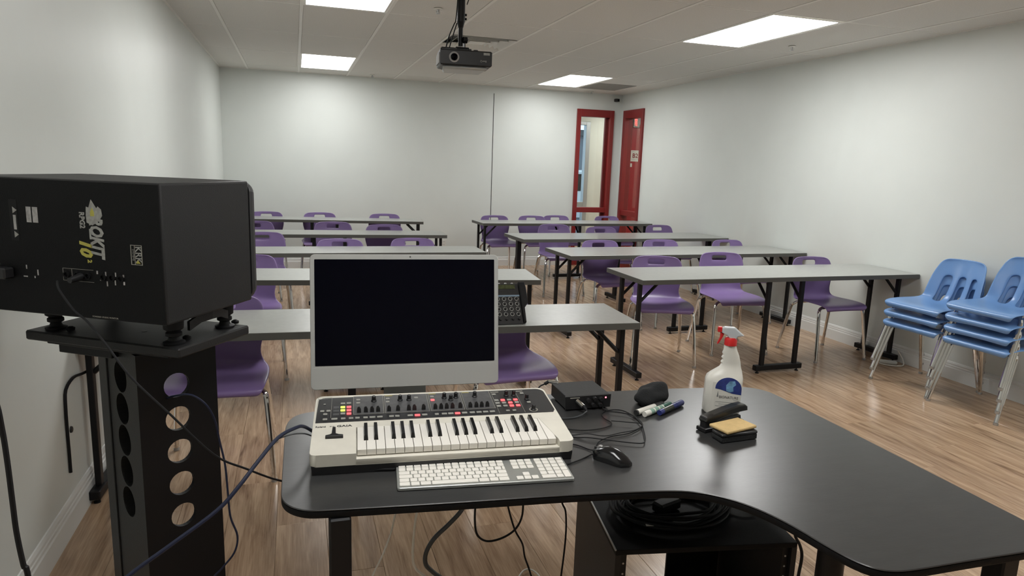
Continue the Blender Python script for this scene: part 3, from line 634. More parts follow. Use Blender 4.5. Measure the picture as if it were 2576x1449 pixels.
# ------------------------------------------------------------------ computer keyboard
kb = thing('computer_keyboard', 'slim white and silver computer keyboard in front of the synthesizer', 'keyboard', (.2125, 1.489, DZ+.001), -.113)
kb.rotation_euler[0] = .0
KW, KD = .432, .128
obj('tray', MB().prism(rrect(0, KW, -.002, KD, .006, 3), 0, .008, bev=.0012), M_keyal, kb)
keym = {}
def kkey(x, y, w_, h_):
    k_ = (round(w_, 4), round(h_, 4))
    if k_ not in keym:
        keym[k_] = MB().prism(rrect(0, w_, 0, h_, .0015, 1), 0, .0028, bev=.0005).mesh('key', False); keym[k_].materials.append(M_key)
    o = obj('key', keym[k_], M_key, kb); o.location = (x, y, .0082)
pitch = .0190
def row(y, widths, x=.006, h_=.0165):
    for w_ in widths:
        if w_ > 0: kkey(x, y, w_*pitch-.0025, h_)
        x += abs(w_)*pitch
y0 = .005
row(y0, [1.4, 1.2, 1.4, 6.0, 1.4, 1.2, 1.4][:7], .006)
row(y0+.0195, [1.35]+[1]*11+[1.65+.0], .006)
row(y0+.039, [1.8]+[1]*11+[1.2], .006)
row(y0+.0585, [1.5]+[1]*12+[.5], .006)
row(y0+.078, [1]*13+[1], .006)
row(y0+.0975, [1]*14, .006, .0125)
x = .289
for yy in (.078, .0585): row(y0+yy, [1, 1, 1], x)
row(y0+.0975, [1, 1, 1], x, .0125)
row(y0, [1, 1, 1], x); row(y0+.0195, [-1, 1], x)
x = .3525
row(y0+.0975, [1]*4, x, .0125)
for yy in (.078, .0585, .039): row(y0+yy, [1]*4, x)
row(y0+.0195, [1, 1, 1], x); row(y0, [2, 1], x); kkey(x+3*pitch, y0, pitch-.0025, .036)

# ------------------------------------------------------------------ mouse
mo = thing('mouse', 'glossy black computer mouse right of the white keyboard', 'mouse', (.781, 1.535, DZ+.001), .62)
mo.location = (.785, 1.528, DZ+.001)
rings = []
for k_ in range(9):
    t = k_/8; y = -.056+.112*t; hw = .031*math.sqrt(max(0.06, 1-(2*t-1)**4))*(1-.12*math.sin(PI*t)); hh = .036*max(.25, math.sin(PI*(.15+.75*(1-t))))
    rings.append([(hw*math.cos(a)*(1 if abs(math.cos(a)) < 1 else 1), y, hh*max(0, math.sin(a))**.7 if math.sin(a) > 0 else 0) for a in [PI*i/12 for i in range(13)]])
obj('body', MB().loft(rings), mat('gloss_black', (.008, .008, .009), .16), mo)
obj('scroll_wheel', MB().cyl((-.004, .036, .023), (.004, .036, .023), .009, 16), M_hwood, mo)
obj('button_seam', MB().box(-.0006, .0006, .02, .054, .018, .024), M_ink, mo)

# ------------------------------------------------------------------ audio interface
au = thing('audio_interface', 'black audio interface box with a glowing red light, right of the synthesizer', 'audio interface', (.878, 1.965, DZ+.001), -.02)
obj('casing', MB().box(-.075, .075, -.066, .07, .004, .047, bev=.0015), M_black2, au, smooth=False)
obj('front_panel', MB().prism([(-.077, .004), (.077, .004), (.079, .047), (-.079, .047)], .066, .071, bev=.001, M=RX(PI/2)), M_black, au, smooth=False)
for u, z in ((-.002, .032), (.020, .036), (.016, .016), (.042, .034), (.040, .015)):
    obj('knob', MB().lathe([(.0075, 0), (.007, .008), (.006, .010)], 14, T(u, -.071, z) @ RX(PI/2)), M_black, au)
obj('power_light', MB().lathe([(.0028, 0), (.002, .0015)], 12, T(.060, -.0712, .037) @ RX(PI/2)), M_led, au, label='glowing red power light')
obj('printed_logo', MB().box(-.062, -.03, -.0716, -.071, .040, .043), M_line, au, smooth=False)
for s_ in (-.06, .06): obj('foot', MB().cyl((s_, -.05, 0), (s_, -.05, .004), .008), M_rubber, au)
pg = thing('jack_plug', 'silver jack plug pushed into the front of the audio interface', 'plug', (.838, 1.893, .752))
obj('sleeve', MB().cyl((0, 0, 0), (.010, -.028, -.008), .0085, 14, .0065), M_chrome, pg); obj('boot', MB().cyl((.010, -.028, -.008), (.014, -.045, -.016), .006, 12, .004), M_rubber, pg)
pg2 = thing('jack_plug', 'silver plug at the rear left corner of the audio interface', 'plug', (.830, 2.025, .762))
obj('sleeve', MB().cyl((0, .01, .004), (-.028, .034, .004), .0075, 14, .006), M_chrome, pg2); obj('boot', MB().cyl((-.028, .034, .004), (-.042, .03, -.002), .0055, 12), M_rubber, pg2)

# ------------------------------------------------------------------ markers, cloth, stapler, sponge, eraser
def marker(x, y, z, a, ln_, mb_, mcap, mend, lab, band=None, prints=False):
    t = thing('marker', lab, 'marker', (x, y, z), a, 'whiteboard markers on the desk')
    obj('barrel', MB().cyl((0, 0, 0), (ln_*.66, 0, 0), .0092, 18), mb_, t)
    obj('cap', MB().lathe([(.0098, 0), (.0098, ln_*.30), (.008, ln_*.33)], 18, T(ln_*.66, 0, 0) @ RY(PI/2)), mcap, t)
    obj('end_plug', MB().lathe([(.0088, 0), (.0088, -.006)], 18, RY(PI/2)), mend, t)
    if prints:
        for k_ in range(3): obj('printed_patch', MB().lathe([(.0094, 0), (.0094, .018)], 18, T(.022+.024*k_, 0, 0) @ RY(PI/2)), M_greenprint, t)
    if band:
        obj('label_band', MB().lathe([(.0094, 0), (.0094, .058)], 18, T(.014, 0, 0) @ RY(PI/2)), band, t)
marker(1.010, 1.815, DZ+.010, .42, .135, M_bottle, M_ink, M_ink, 'white marker with a black end, partly under the black cloth')
marker(1.030, 1.797, DZ+.010, .47, .142, M_bottle, M_greencap, M_bottle, 'white and green marker with a green cap, middle of the three', prints=True)
marker(1.082, 1.797, DZ+.011, .52, .140, M_bluecap, M_bluecap, M_bluecap, 'blue and black marker, rightmost of the three', band=mat('marker_label', (.05, .055, .045), .25))
t = bmesh.new(); bmesh.ops.create_icosphere(t, subdivisions=4, radius=1)
for v_ in t.verts:
    c = v_.co; n = math.sin(c.x*3.1+c.y*2)*.09+math.sin(c.y*5.3+c.z*4)*.07+math.sin(c.z*6+c.x*5)*.06
    v_.co = Vector((c.x*(.066+.02*n), c.y*(.040+.02*n), max(c.z, -.62)*.040*(1+n)+.024+.02*max(0, c.x)*.6))
me = bpy.data.meshes.new('cloth'); t.to_mesh(me); t.free(); me.shade_smooth()
co = obj('cloth', me, M_felt, loc=(1.108, 1.905, DZ+.002), rot=(0, 0, .25)); tag(co, 'crumpled black cloth lying behind the markers on the desk', 'cloth')
st = thing('stapler', 'black stapler in front of the white spray bottle', 'stapler', (1.222, 1.672, DZ+.001), .22)
obj('base', MB().prism([(-.088, -.018), (.075, -.018), (.085, -.010), (.085, .012), (.075, .018), (-.088, .018)], 0, .013, bev=.002), M_black, st)
prof = [(-.085, .034), (-.080, .044), (-.05, .050), (0, .058), (.05, .064), (.078, .064), (.090, .056), (.092, .042), (.06, .042), (0, .036), (-.05, .026), (-.08, .026)]
obj('arm', MB().prism(prof, -.016, .016, bev=.004, seg=2, M=RX(PI/2)), mat('stapler_black', (.015, .015, .014), .3), st)
obj('magazine', MB().prism([(-.075, .012), (-.06, .024), (0, .026), (.07, .028), (.072, .017), (.0, .013)], -.009, .009, bev=.001, M=RX(PI/2)), M_black2, st)
obj('hinge', MB().box(-.082, -.06, -.013, .013, .010, .045, bev=.003), M_black, st)
obj('anvil', MB().box(.055, .080, -.011, .011, .0128, .0145, bev=.0005), M_chrome, st, label='small shiny anvil plate')
er = thing('board_eraser', 'black felt board eraser beneath the yellow sponge', 'eraser', (1.205, 1.585, DZ+.001), .05)
obj('felt_pad', MB().box(-.062, .062, -.024, .024, 0, .016, bev=.002), M_felt, er); obj('handle_block', MB().box(-.063, .063, -.025, .025, .016, .026, bev=.003), M_black, er)
sp = tag(obj('sponge', MB().box(-.060, .060, -.036, .036, 0, .009, bev=.002), M_sponge, loc=(1.208, 1.600, DZ+.028), rot=(0, 0, .22)), 'flat yellow sponge lying on the black board eraser', 'sponge')

# ------------------------------------------------------------------ spray bottle
bo = thing('spray_bottle', 'white spray bottle with a red trigger and blue label', 'bottle', (1.300, 1.79, DZ+.001), -.50)
R_ = [(0, -.055, .050), (.006, -.060, .055), (.06, -.059, .056), (.105, -.058, .057), (.118, -.054, .057), (.130, -.044, .055), (.142, -.028, .052), (.150, -.018, .049), (.160, -.013, .047), (.166, -.0155, .046), (.174, -.011, .044), (.181, -.0145, .042), (.189, -.010, .040), (.196, -.013, .037), (.205, -.010, .033), (.214, -.0095, .030), (.226, -.009, .027)]
rings = []
for z, a, c in R_:
    hw = (c-a)/2; xc = (a+c)/2; hd = .034 if z < .11 else max(.015, .034-.019*(z-.11)/.045) ; ex_ = 4 if z < .12 else 2.4
    ring = []
    for i in range(32):
        th = 2*PI*i/32; cs, sn = math.cos(th), math.sin(th)
        ring.append((xc+hw*math.copysign(abs(cs)**(2/ex_), cs), hd*math.copysign(abs(sn)**(2/ex_), sn), z))
    rings.append(ring)
obj('bottle_body', MB().loft(rings), M_bottle, bo)
dome = [(-.026, .064), (-.022, .088)] ; cx = .012
dm = [(cx+.040*math.cos(a), .088+.036*math.sin(a)) for a in [PI*i/16 for i in range(17)]]
navy = dm + [(-.028, .085), (-.012, .083), (.008, .077), (.026, .072), (.052, .070)]
FR = T(0, -.0343, 0) @ RX(PI/2)
obj('label', MB().prism([(-.028, .012), (.052, .012), (.052, .088)] + dm + [(-.028, .088)], -.0003, .0002, M=FR), M_bottle, bo, smooth=False)
obj('label_picture', MB().prism(navy, 0, .0006, M=FR), M_navy, bo, smooth=False, label='navy blue arched label picture')
obj('label_picture', MB().prism([(.006, .080), (.004, .098), (.014, .112), (.030, .114), (.034, .102), (.026, .094), (.028, .080), (.018, .076)], .0006, .0009, M=FR), M_sky, bo, smooth=False)
text('lettering', 'BIONATURE', .0125, M_ink, bo, FR @ T(.015, .058, .0004), depth=.0002, xs=.86)
obj('small_print', MB().box(-.024, .044, .0415, .0425, .0002, .0006, M=FR).box(-.014, .034, .0345, .0355, .0002, .0006, M=FR).box(-.024, .024, .028, .029, .0002, .0006, M=FR).box(.03, .046, .0495, .0505, .0002, .0006, M=FR).prism([(-.022, .058), (-.019, .078), (-.016, .058)], .0002, .0006, M=FR), M_inkg, bo, smooth=False)
obj('collar', MB().lathe([(.0195, .222), (.0195, .240), (.016, .247)], 24, T(.010, 0, 0)), M_redp, bo, label='red screw collar')
obj('spray_head', MB().prism([(-.020, .276), (-.020, .262), (-.004, .254), (.004, .244), (.024, .242), (.030, .252), (.048, .256), (.024, .276), (.018, .280), (-.012, .280)], -.011, .011, bev=.003, seg=2, M=RX(PI/2)), M_clear, bo)
obj('nozzle', MB().box(-.033, -.019, -.008, .008, .262, .279, bev=.002), M_redp, bo, label='red square nozzle')
obj('trigger', MB().prism([(-.024, .262), (-.012, .258), (-.016, .246), (-.026, .226), (-.031, .222), (-.030, .230), (-.024, .246)], -.005, .005, bev=.001, M=RX(PI/2)), M_redp, bo, label='red trigger')

# ------------------------------------------------------------------ speaker on its stand
sk = thing('studio_speaker', 'large black studio speaker lying on its side with a yellow and white logo', 'speaker', (-.454, 2.052, 1.073), math.atan2(-.503, .864))
SH = .340
obj('cabinet', MB().box(-.28, .28, -.175, .172, 0, SH, bev=.006, seg=2), M_black2, sk)
bf = []
for y, ins in ((.174, 0), (.190, .001), (.205, .006), (.214, .018), (.216, .035)):
    bf.append([(a, y, c) for a, c in [(p[0], p[1]) for p in rrect(-.28+ins, .28-ins, ins, SH-ins, .03, 5)]])
obj('baffle', MB().loft(bf), M_black, sk)
wf = MB().lathe([(.128, 0), (.128, .006), (.11, .006), (.10, -.02), (.04, -.045), (.035, -.03), (.01, -.022)], 32, T(.11, .216, SH/2) @ RX(-PI/2)); obj('woofer', wf, mat('yellow_cone', (.6, .5, .02), .5), sk)
obj('tweeter', MB().lathe([(.035, 0), (.032, .003), (.012, -.005), (.002, .002)], 24, T(-.19, .216, SH*.68) @ RX(-PI/2)), mat('yellow_dome', (.6, .5, .02), .5), sk)
BK = T(0, -.1755, 0)
def bpl(s_, z): return (.28-s_, z-1.073)     # s along back from near edge
def bpatch(name, s0, s1, z0, z1, m_, d=.0008, lab=None):
    a, c = bpl(s0, z0); b_, d_ = bpl(s1, z1); return obj(name, MB().box(min(a, b_), max(a, b_), -.1755-d, -.1748, min(c, d_), max(c, d_)), m_, sk, smooth=False, label=lab)
bpatch('back_plate', .004, .556, 1.077, 1.409, M_blackrough, .0012)
BT = lambda s_, z: T(bpl(s_, z)[0], -.1772, bpl(s_, z)[1]) @ RX(PI/2) @ RZ(-PI/2)
text('lettering', 'ROKIT', .050, M_print, sk, BT(.182, 1.279), depth=.0004, bold=.0022, xs=.66, shear=.25)
obj('logo_flame', MB().prism([(bpl(s_, z)[0], bpl(s_, z)[1]) for s_, z in ((.170, 1.318), (.161, 1.330), (.163, 1.345), (.172, 1.352), (.176, 1.347), (.190, 1.3675), (.198, 1.348), (.205, 1.350), (.207, 1.330), (.206, 1.312), (.190, 1.306))], .1768, .1774, M=RX(PI/2)), M_print, sk, smooth=False)
obj('logo_drop', MB().prism([(bpl(s_, z)[0], bpl(s_, z)[1]) for s_, z in ((.183, 1.328), (.183, 1.338), (.188, 1.348), (.194, 1.338), (.194, 1.328))], .1774, .1778, M=RX(PI/2)), M_yel, sk, smooth=False)
text('lettering', 'RPG2', .020, M_print, sk, BT(.2195, 1.317), depth=.0004, bold=.0006, xs=.85)
text('lettering', '10', .046, M_yel, sk, BT(.2155, 1.252), depth=.0004, bold=.0022, xs=.9, shear=.25).__setitem__('label', 'yellow number 10')
text('lettering', '2', .016, M_yel, sk, BT(.206, 1.218), depth=.0004, bold=.0006)
bpatch('logo_bar', .196, .201, 1.272, 1.297, M_print, .0016)
bx0, bz0 = bpl(.0875, 1.2175); bx1, bz1 = bpl(.0565, 1.2655)
obj('badge', MB().box(bx0, bx0+.0014, -.178, -.1765, bz0, bz1).box(bx1-.0014, bx1, -.178, -.1765, bz0, bz1).box(bx0, bx1, -.178, -.1765, bz0, bz0+.0014).box(bx0, bx1, -.178, -.1765, bz1-.0014, bz1).box(bx0+.0105, bx0+.0113, -.178, -.1765, bz0, bz1), M_line, sk, smooth=False)
text('lettering', 'KRK', .0245, M_print, sk, T(bx0+.0205, -.1772, (bz0+bz1)/2+.001) @ RX(PI/2) @ RZ(-PI/2), depth=.0003, bold=.0003, xs=.86)
text('lettering', 'SYSTEMS', .0062, M_print, sk, T(bx0+.0062, -.1772, (bz0+bz1)/2) @ RX(PI/2) @ RZ(-PI/2), depth=.0003, xs=1.15)
obj('badge_triangle', MB().prism([(bx0+.013, bz0+.004), (bx0+.025, bz0+.004), (bx0+.019, bz0+.012)], .1770, .1780, M=RX(PI/2)), M_yel, sk, smooth=False)
for s0, s1, z0, z1 in ((.4316, .408, 1.2568, 1.3576),):
    obj('warning_label', MB().box(bpl(s0, z0)[0], bpl(s1, z0)[0], -.1772, -.1766, z0-1.073, z1-1.073), mat('label_black', (.008, .008, .008), .5, spec=.2), sk, smooth=False)
    for zz in (1.332, 1.272):
        a, c = bpl(.421, zz); obj('warning_triangle', MB().prism([(a, c-.008), (a, c+.008), (a+.0125, c)], .1772, .1777, M=RX(PI/2)), M_print, sk, smooth=False)
    a, c = bpl(.421, 1.302); obj('warning_text', MB().box(a, a+.008, -.1776, -.1771, c-.018, c+.018), M_sticker, sk, smooth=False)
for s0, s1 in ((.381, .367), (.3625, .3475)):
    a, c = bpl(s0, 1.304); b_, d_ = bpl(s1, 1.342); obj('sticker', MB().box(a, b_, -.1774, -.1766, c, d_), M_sticker, sk, smooth=False, label='pale serial number sticker')
# connector panel outline, sockets
a, c = bpl(.287, 1.166); b_, d_ = bpl(.198, 1.196)
obj('connector_outline', MB().box(a, b_, -.1773, -.1767, c, c+.0008).box(a, b_, -.1773, -.1767, d_, d_+.0008).box(a, a+.0008, -.1773, -.1767, c, d_).box(a+.026, a+.0268, -.1773, -.1767, c, d_), M_line, sk, smooth=False)
for s_ in (.276, .245, .214, .17, .145, .12): a, c = bpl(s_, 1.181); obj('socket', MB().lathe([(.0085, 0), (.0085, .004), (.006, .004), (.005, -.002)], 16, T(a, -.1766, c) @ RX(PI/2)), M_blackrough, sk)
for s_, z, ww, hh in ((.187, 1.192, .004, .008), (.176, 1.174, .008, .003), (.163, 1.190, .003, .010), (.160, 1.166, .003, .012), (.135, 1.190, .003, .010), (.137, 1.170, .003, .012), (.113, 1.188, .004, .006), (.112, 1.170, .004, .008), (.395, 1.192, .003, .010), (.4, 1.168, .012, .003), (.362, 1.18, .003, .014), (.372, 1.168, .003, .005), (.478, 1.20, .004, .014)):
    a, c = bpl(s_, z); obj('printed_mark', MB().box(a-ww/2, a+ww/2, -.1773, -.1767, c-hh/2, c+hh/2), M_sticker, sk, smooth=False)
a, c = bpl(.173, 1.081); text('lettering', 'POWERED STUDIO MONITOR', .0055, M_line, sk, T(a, -.1771, c) @ RX(PI/2), depth=.0002)
a, c = bpl(.236, 1.178); obj('plug', MB().cyl((a, -.176, c), (a, -.21, c-.004), .010, 14, .007), M_black, sk)
a, c = bpl(.455, 1.175); obj('power_plug', MB().box(a-.03, a+.022, -.205, -.176, c-.014, c+.014, bev=.004), M_black, sk)

sd = thing('speaker_stand', 'black wooden speaker stand with round holes under the speaker', 'stand', (-.42, 2.07, 0))
PR = RZ(math.atan2(-.543, .84))
obj('top_plate', MB().box(-.2485, .2485, -.139, .139, .974, 1.0, bev=.004, M=PR), M_black2, sd, smooth=False)
obj('under_plate', MB().box(-.21, .19, -.11, .11, .960, .974, bev=.002, M=PR), M_blackmetal, sd, smooth=False)
obj('under_block', MB().box(-.20, -.02, -.085, .095, .930, .960, bev=.002, M=PR), M_blackmetal, sd, smooth=False)
# hollow column: panels with round holes cut through (boolean-free: built as ring strips)
def holed_panel(w_, z0, z1, centres, r, th, xc):
    # panel in XZ plane, width 0..w_, thickness th along +y, holes radius r at (xc, z)
    t = bmesh.new(); n = 24
    cuts = sorted(centres); bounds = [z0]+[(a+b_)/2 for a, b_ in zip(cuts, cuts[1:])]
    cells = []; lo = cuts[0]-max(r*1.15, .045); zb = [lo]+[(a+b_)/2 for a, b_ in zip(cuts, cuts[1:])]+[cuts[-1]+max(r*1.15, .045)]
    def quad(p):
        for y, fl_ in ((0, 1), (th, 0)):
            vs_ = [t.verts.new((q[0], y, q[1])) for q in p]; t.faces.new(vs_ if fl_ else vs_[::-1])
    quad([(0, z0), (w_, z0), (w_, zb[0]), (0, zb[0])]); quad([(0, zb[-1]), (w_, zb[-1]), (w_, z1), (0, z1)])
    for k_, c in enumerate(cuts):
        a0, a1 = zb[k_], zb[k_+1]
        def edge(th_):
            dx, dz = math.cos(th_), math.sin(th_)
            ts = []
            if dx > 1e-9: ts.append((w_-xc)/dx)
            if dx < -1e-9: ts.append(-xc/dx)
            if dz > 1e-9: ts.append((a1-c)/dz)
            if dz < -1e-9: ts.append((a0-c)/dz)
            q = min(ts); return (xc+dx*q, c+dz*q)
        angs = [2*PI*i/n for i in range(n)]+[math.atan2(zz-c, xx-xc) % (2*PI) for xx, zz in ((0, a0), (w_, a0), (w_, a1), (0, a1))]
        angs = sorted(angs)
        for i in range(len(angs)):
            A0, A1 = angs[i], angs[(i+1) % len(angs)]
            if i == len(angs)-1: A1 += 2*PI
            if A1-A0 < 1e-5: continue
            h0 = (xc+r*math.cos(A0), c+r*math.sin(A0)); h1 = (xc+r*math.cos(A1), c+r*math.sin(A1))
            quad([h0, edge(A0), edge(A1), h1])
            t.faces.new([t.verts.new(p) for p in ((h0[0], 0, h0[1]), (h1[0], 0, h1[1]), (h1[0], th, h1[1]), (h0[0], th, h0[1]))])
    for (xa, za), (xb, zb_) in (((0, z0), (0, z1)), ((w_, z0), (w_, z1)), ((0, z0), (w_, z0)), ((0, z1), (w_, z1))):
        t.faces.new([t.verts.new(p) for p in ((xa, 0, za), (xb, 0, zb_), (xb, th, zb_), (xa, th, za))])
    bmesh.ops.remove_doubles(t, verts=t.verts, dist=1e-5); bmesh.ops.recalc_face_normals(t, faces=t.faces[:])
    me = bpy.data.meshes.new('panel'); t.to_mesh(me); t.free(); return me
NX, NY = -.409+.42, 1.925-2.07
CM = T(NX, NY, 0) @ RZ(math.atan2(.515, .857))
zR = [.856-.0962*k_ for k_ in range(5)]; zL = [.874-.0925*k_ for k_ in range(5)]
me = holed_panel(.212, .03, .958, zR, .0345, .014, .101); me.transform(CM); obj('side_panel', me, M_blackmetal, sd, smooth=False)
me = holed_panel(.200, .03, .958, zL, .0445, .030, .104); me.transform(CM @ T(0, .014, 0) @ RZ(PI/2) @ T(0, -.030, 0)); obj('side_panel', me, M_black2, sd, smooth=False)
obj('back_post', MB().box(-.004, .034, .212, .275, .03, .958, bev=.002, M=CM), M_blackmetal, sd, smooth=False)
obj('inner_panel', MB().box(.055, .065, .03, .21, .03, .958, M=CM), M_blackmetal, sd, smooth=False)
obj('base_plate', MB().box(-.22, .22, -.18, .18, 0, .03, bev=.004, M=PR), M_black2, sd, smooth=False)
for k_, (a, c) in enumerate(((-.19, -.095), (.20, -.10), (-.19, .095), (.20, .095))):
    p_ = PR @ Vector((a, c, 0))
    obj('isolation_foot', MB().lathe([(.026, 1.001), (.027, 1.006), (.016, 1.010), (.013, 1.018), (.020, 1.022), (.020, 1.030), (.015, 1.034), (.024, 1.040), (.026, 1.0725)], 20, T(p_.x, p_.y, 0)), M_rubber, sd)
    q = PR @ Vector((a+(.05 if a < 0 else -.0), c+(.0 if a < 0 else .045), 0))
    obj('thumb_screw', MB().lathe([(.010, 1.001), (.011, 1.008), (.004, 1.012)], 12, T(q.x, q.y, 0)), M_rubber, sd)
for a, c in ((.04, -.03), (.05, .09)):
    p_ = PR @ Vector((a, c, 0)); obj('screw_hole', MB().lathe([(.007, 1.0002), (.007, 1.0008)], 16, T(p_.x, p_.y, 0)), M_ink, sd)
q0 = PR @ Vector((.225, -.075, 1.045)); q1 = PR @ Vector((.235, .0, 1.062)); q2 = PR @ Vector((.225, .075, 1.045))
obj('bridge_bar', MB().loft([[(p_+Vector((0, 0, dz_)))+PR.to_3x3() @ Vector((dx_, 0, 0)) for dx_, dz_ in ((-.004, -.014), (.004, -.014), (.004, .010), (-.004, .010))] for p_ in (q0, q0.lerp(q1, .5)+Vector((0, 0, .006)), q1, q1.lerp(q2, .5)+Vector((0, 0, .006)), q2)]), M_black2, sd, smooth=False)

# ------------------------------------------------------------------ field mixer on the nearest left table
mx_ = thing('audio_mixer', 'black audio mixer with rows of ringed knobs propped on the left table', 'mixer', (.905, 2.975, .7395), -.03)
MT = RX(.95)
def MO(name, mb, m_, **k): bmesh.ops.transform(mb.b, matrix=MT, verts=mb.b.verts); return obj(name, mb, m_, mx_, **k)
MO('casing', MB().box(-.14, .115, 0, .215, -.035, 0, bev=.003), M_black, smooth=False)
MO('side_cheek', MB().prism([(.115, .01), (.115, .22), (.145, .22), (.15, .19), (.15, .11), (.13, .085), (.128, .01)], -.04, .008, bev=.004), M_rubber)
MO('side_cheek', MB().prism([(-.14, .01), (-.14, .22), (-.17, .22), (-.175, .19), (-.175, .11), (-.155, .085), (-.153, .01)], -.04, .008, bev=.004), M_rubber)
MO('display', MB().box(-.10, .095, .185, .207, 0, .002), M_lcd, smooth=False)
MO('blue_stripe', MB().box(-.14, .112, .145, .153, 0, .0012), mat('pale_blue_strip', (.2, .28, .36), .4), smooth=False)
for c_ in range(8):
    for r_ in range(5):
        u, v_ = -.122+.031*c_, .133-.0265*r_
        kk = MO('knob', MB().lathe([(.0065, 0), (.006, .008), (.005, .009)], 10, T(u, v_, 0)), M_black)
        if r_ < 4: obj('knob_ring', MB().lathe([(.0105, .0002), (.0105, .0014), (.0082, .0014), (.0082, .0002)], 14, MT @ T(u, v_, 0)), M_print, kk)
for c_ in range(7): MO('jack', MB().lathe([(.007, 0), (.006, .006)], 10, T(-.11+.033*c_, .217, -.016) @ RX(-PI/2)), M_alu)
MO('rear_prop', MB().box(-.12, .10, .15, .165, -.155, -.035), M_black, smooth=False)

# ------------------------------------------------------------------ rack cabinet with coiled cable under the desk
ra = math.atan2(-.092, .527)
rk = thing('rack_cabinet', 'open black equipment rack cabinet under the right of the desk', 'cabinet', (1.083, 1.489, 0), ra)
obj('top_panel', MB().box(-.268, .268, 0, .45, .434, .45, bev=.001), M_blackrough, rk, smooth=False)
obj('side_panel', MB().box(-.268, -.252, 0, .45, .016, .434), M_black2, rk, smooth=False)
obj('side_panel', MB().box(.252, .268, 0, .45, .016, .434), M_black2, rk, smooth=False)
obj('bottom_panel', MB().box(-.268, .268, 0, .45, 0, .016), M_blackrough, rk, smooth=False)
obj('edge_trim', MB().box(-.270, -.266, 0, .45, .448, .4515), M_alu, rk, smooth=False)
obj('inner_panel', MB().box(.06, .25, .43, .44, .016, .434), M_blackrough, rk, smooth=False)
for s_ in (-1, 1):
    rl = obj('rack_rail', MB().box(min(s_*.252, s_*.232), max(s_*.252, s_*.232), .012, .016, .03, .43), M_blackmetal, rk, smooth=False)
    hb = MB()
    for k_ in range(12): hb.cyl((s_*.241, .0125, .05+.032*k_), (s_*.241, .0105, .05+.032*k_), .003, 8)
    obj('rail_hole', hb, M_alu, rl)
cb = MB()
for k_ in range(9):
    r_ = .12+.011*(k_ % 6)+random.uniform(-.004, .004); zz = .458+.011*(k_//3); ph = random.uniform(0, 6)
    cb.tube([(1.085+r_*1.14*math.cos(a)+.006*math.sin(2*a+ph), 1.70+r_*.80*math.sin(a)+.006*math.cos(3*a+ph), zz+.004*math.sin(2*a+ph)) for a in [2*PI*i/20 for i in range(20)]], .0048, 8, 3, True)
cb.tube([(1.25, 1.66, .462), (1.30, 1.63, .47), (1.35, 1.64, .462), (1.36, 1.72, .40), (1.37, 1.74, .30)], .0045)
tag(obj('coiled_cable', cb, M_rubber), 'coil of thick black cable lying on the rack cabinet', 'cable')
tag(obj('cable_tag', MB().box(-.012, .012, -.004, .004, 0, .001), M_paper, loc=(.958, 1.60, .4705), rot=(.2, 0, -.2), smooth=False), 'small white tag on the coiled black cable', 'tag')
tag(obj('power_adapter', MB().box(-.045, .045, -.022, .022, 0, .032, bev=.006), M_black2, loc=(1.07, 1.70, .4525), rot=(0, 0, .3)), 'black power adapter inside the cable coil', 'adapter')
cb = MB()
for k_ in range(5):
    r_ = .09+.012*k_
    cb.tube([(1.02+r_*math.cos(a), 1.98+r_*.8*math.sin(a), .025+.012*(k_ % 3)+.003*math.sin(3*a)) for a in [2*PI*i/18 for i in range(18)]], .006, 8, 3, True)
fc = thing('cable_bundle', 'tied bundle of black cable on the floor behind the rack', 'cable', (0, 0, 0)); obj('cable', cb, M_rubber, fc)
obj('tie', MB().tube([(1.01, 1.87, .01), (1.0, 1.91, .07), (1.02, 1.94, .07), (1.03, 1.90, .01)], .004, 6), M_whitecable, fc, label='white cable tie')
fc.location = (.30, .38, 0)

# ------------------------------------------------------------------ cables
def cable(pts_, r_, m_, lab, sm=5): return tag(obj('cable', MB().tube(pts_, r_, 8, sm), m_), lab, 'cable')
cable([(-.543, 1.835, 1.175), (-.53, 1.80, 1.16), (-.495, 1.765, 1.12), (-.455, 1.72, 1.098), (-.406, 1.66, 1.057), (-.354, 1.62, .993), (-.276, 1.6, .907), (-.193, 1.62, .795), (-.128, 1.66, .735), (-.056, 1.72, .668), (0, 1.8, .62), (.08, 1.9, .60), (.2, 1.95, .66)], .0026, M_rubber, 'thin black cable running from the speaker back down to the desk')
cable([(-.355, 2.02, .80), (-.350, 1.975, .82), (-.318, 1.91, .848), (-.272, 1.86, .865), (-.238, 1.86, .837), (-.22, 1.88, .785), (-.212, 1.9, .714), (-.201, 1.9, .644), (-.197, 1.9, .561), (-.193, 1.9, .488), (-.177, 1.9, .428), (-.187, 1.9, .378), (-.221, 1.9, .334), (-.252, 1.9, .29), (-.27, 1.9, .15), (-.22, 1.95, .006)], .0028, M_navycable, 'thin blue cable looping out of the top stand hole to the floor')
cable([(-.60, 1.2, .004), (-.56, 1.25, .20), (-.47, 1.36, .47), (-.396, 1.42, .582), (-.348, 1.45, .618), (-.27, 1.48, .66), (-.182, 1.52, .706), (-.138, 1.55, .743), (-.097, 1.6, .779), (-.053, 1.66, .809), (-.011, 1.7, .815), (.008, 1.74, .80), (.030, 1.79, .765)], .0046, M_navycable, 'thick dark blue cable rising across the stand to the synthesizer side')
cable([(-.054, 1.667, .803), (-.021, 1.69, .802), (.008, 1.73, .785), (.028, 1.77, .76)], .002, M_greycable, 'short thin grey wire beside the thick blue cable at the synthesizer')
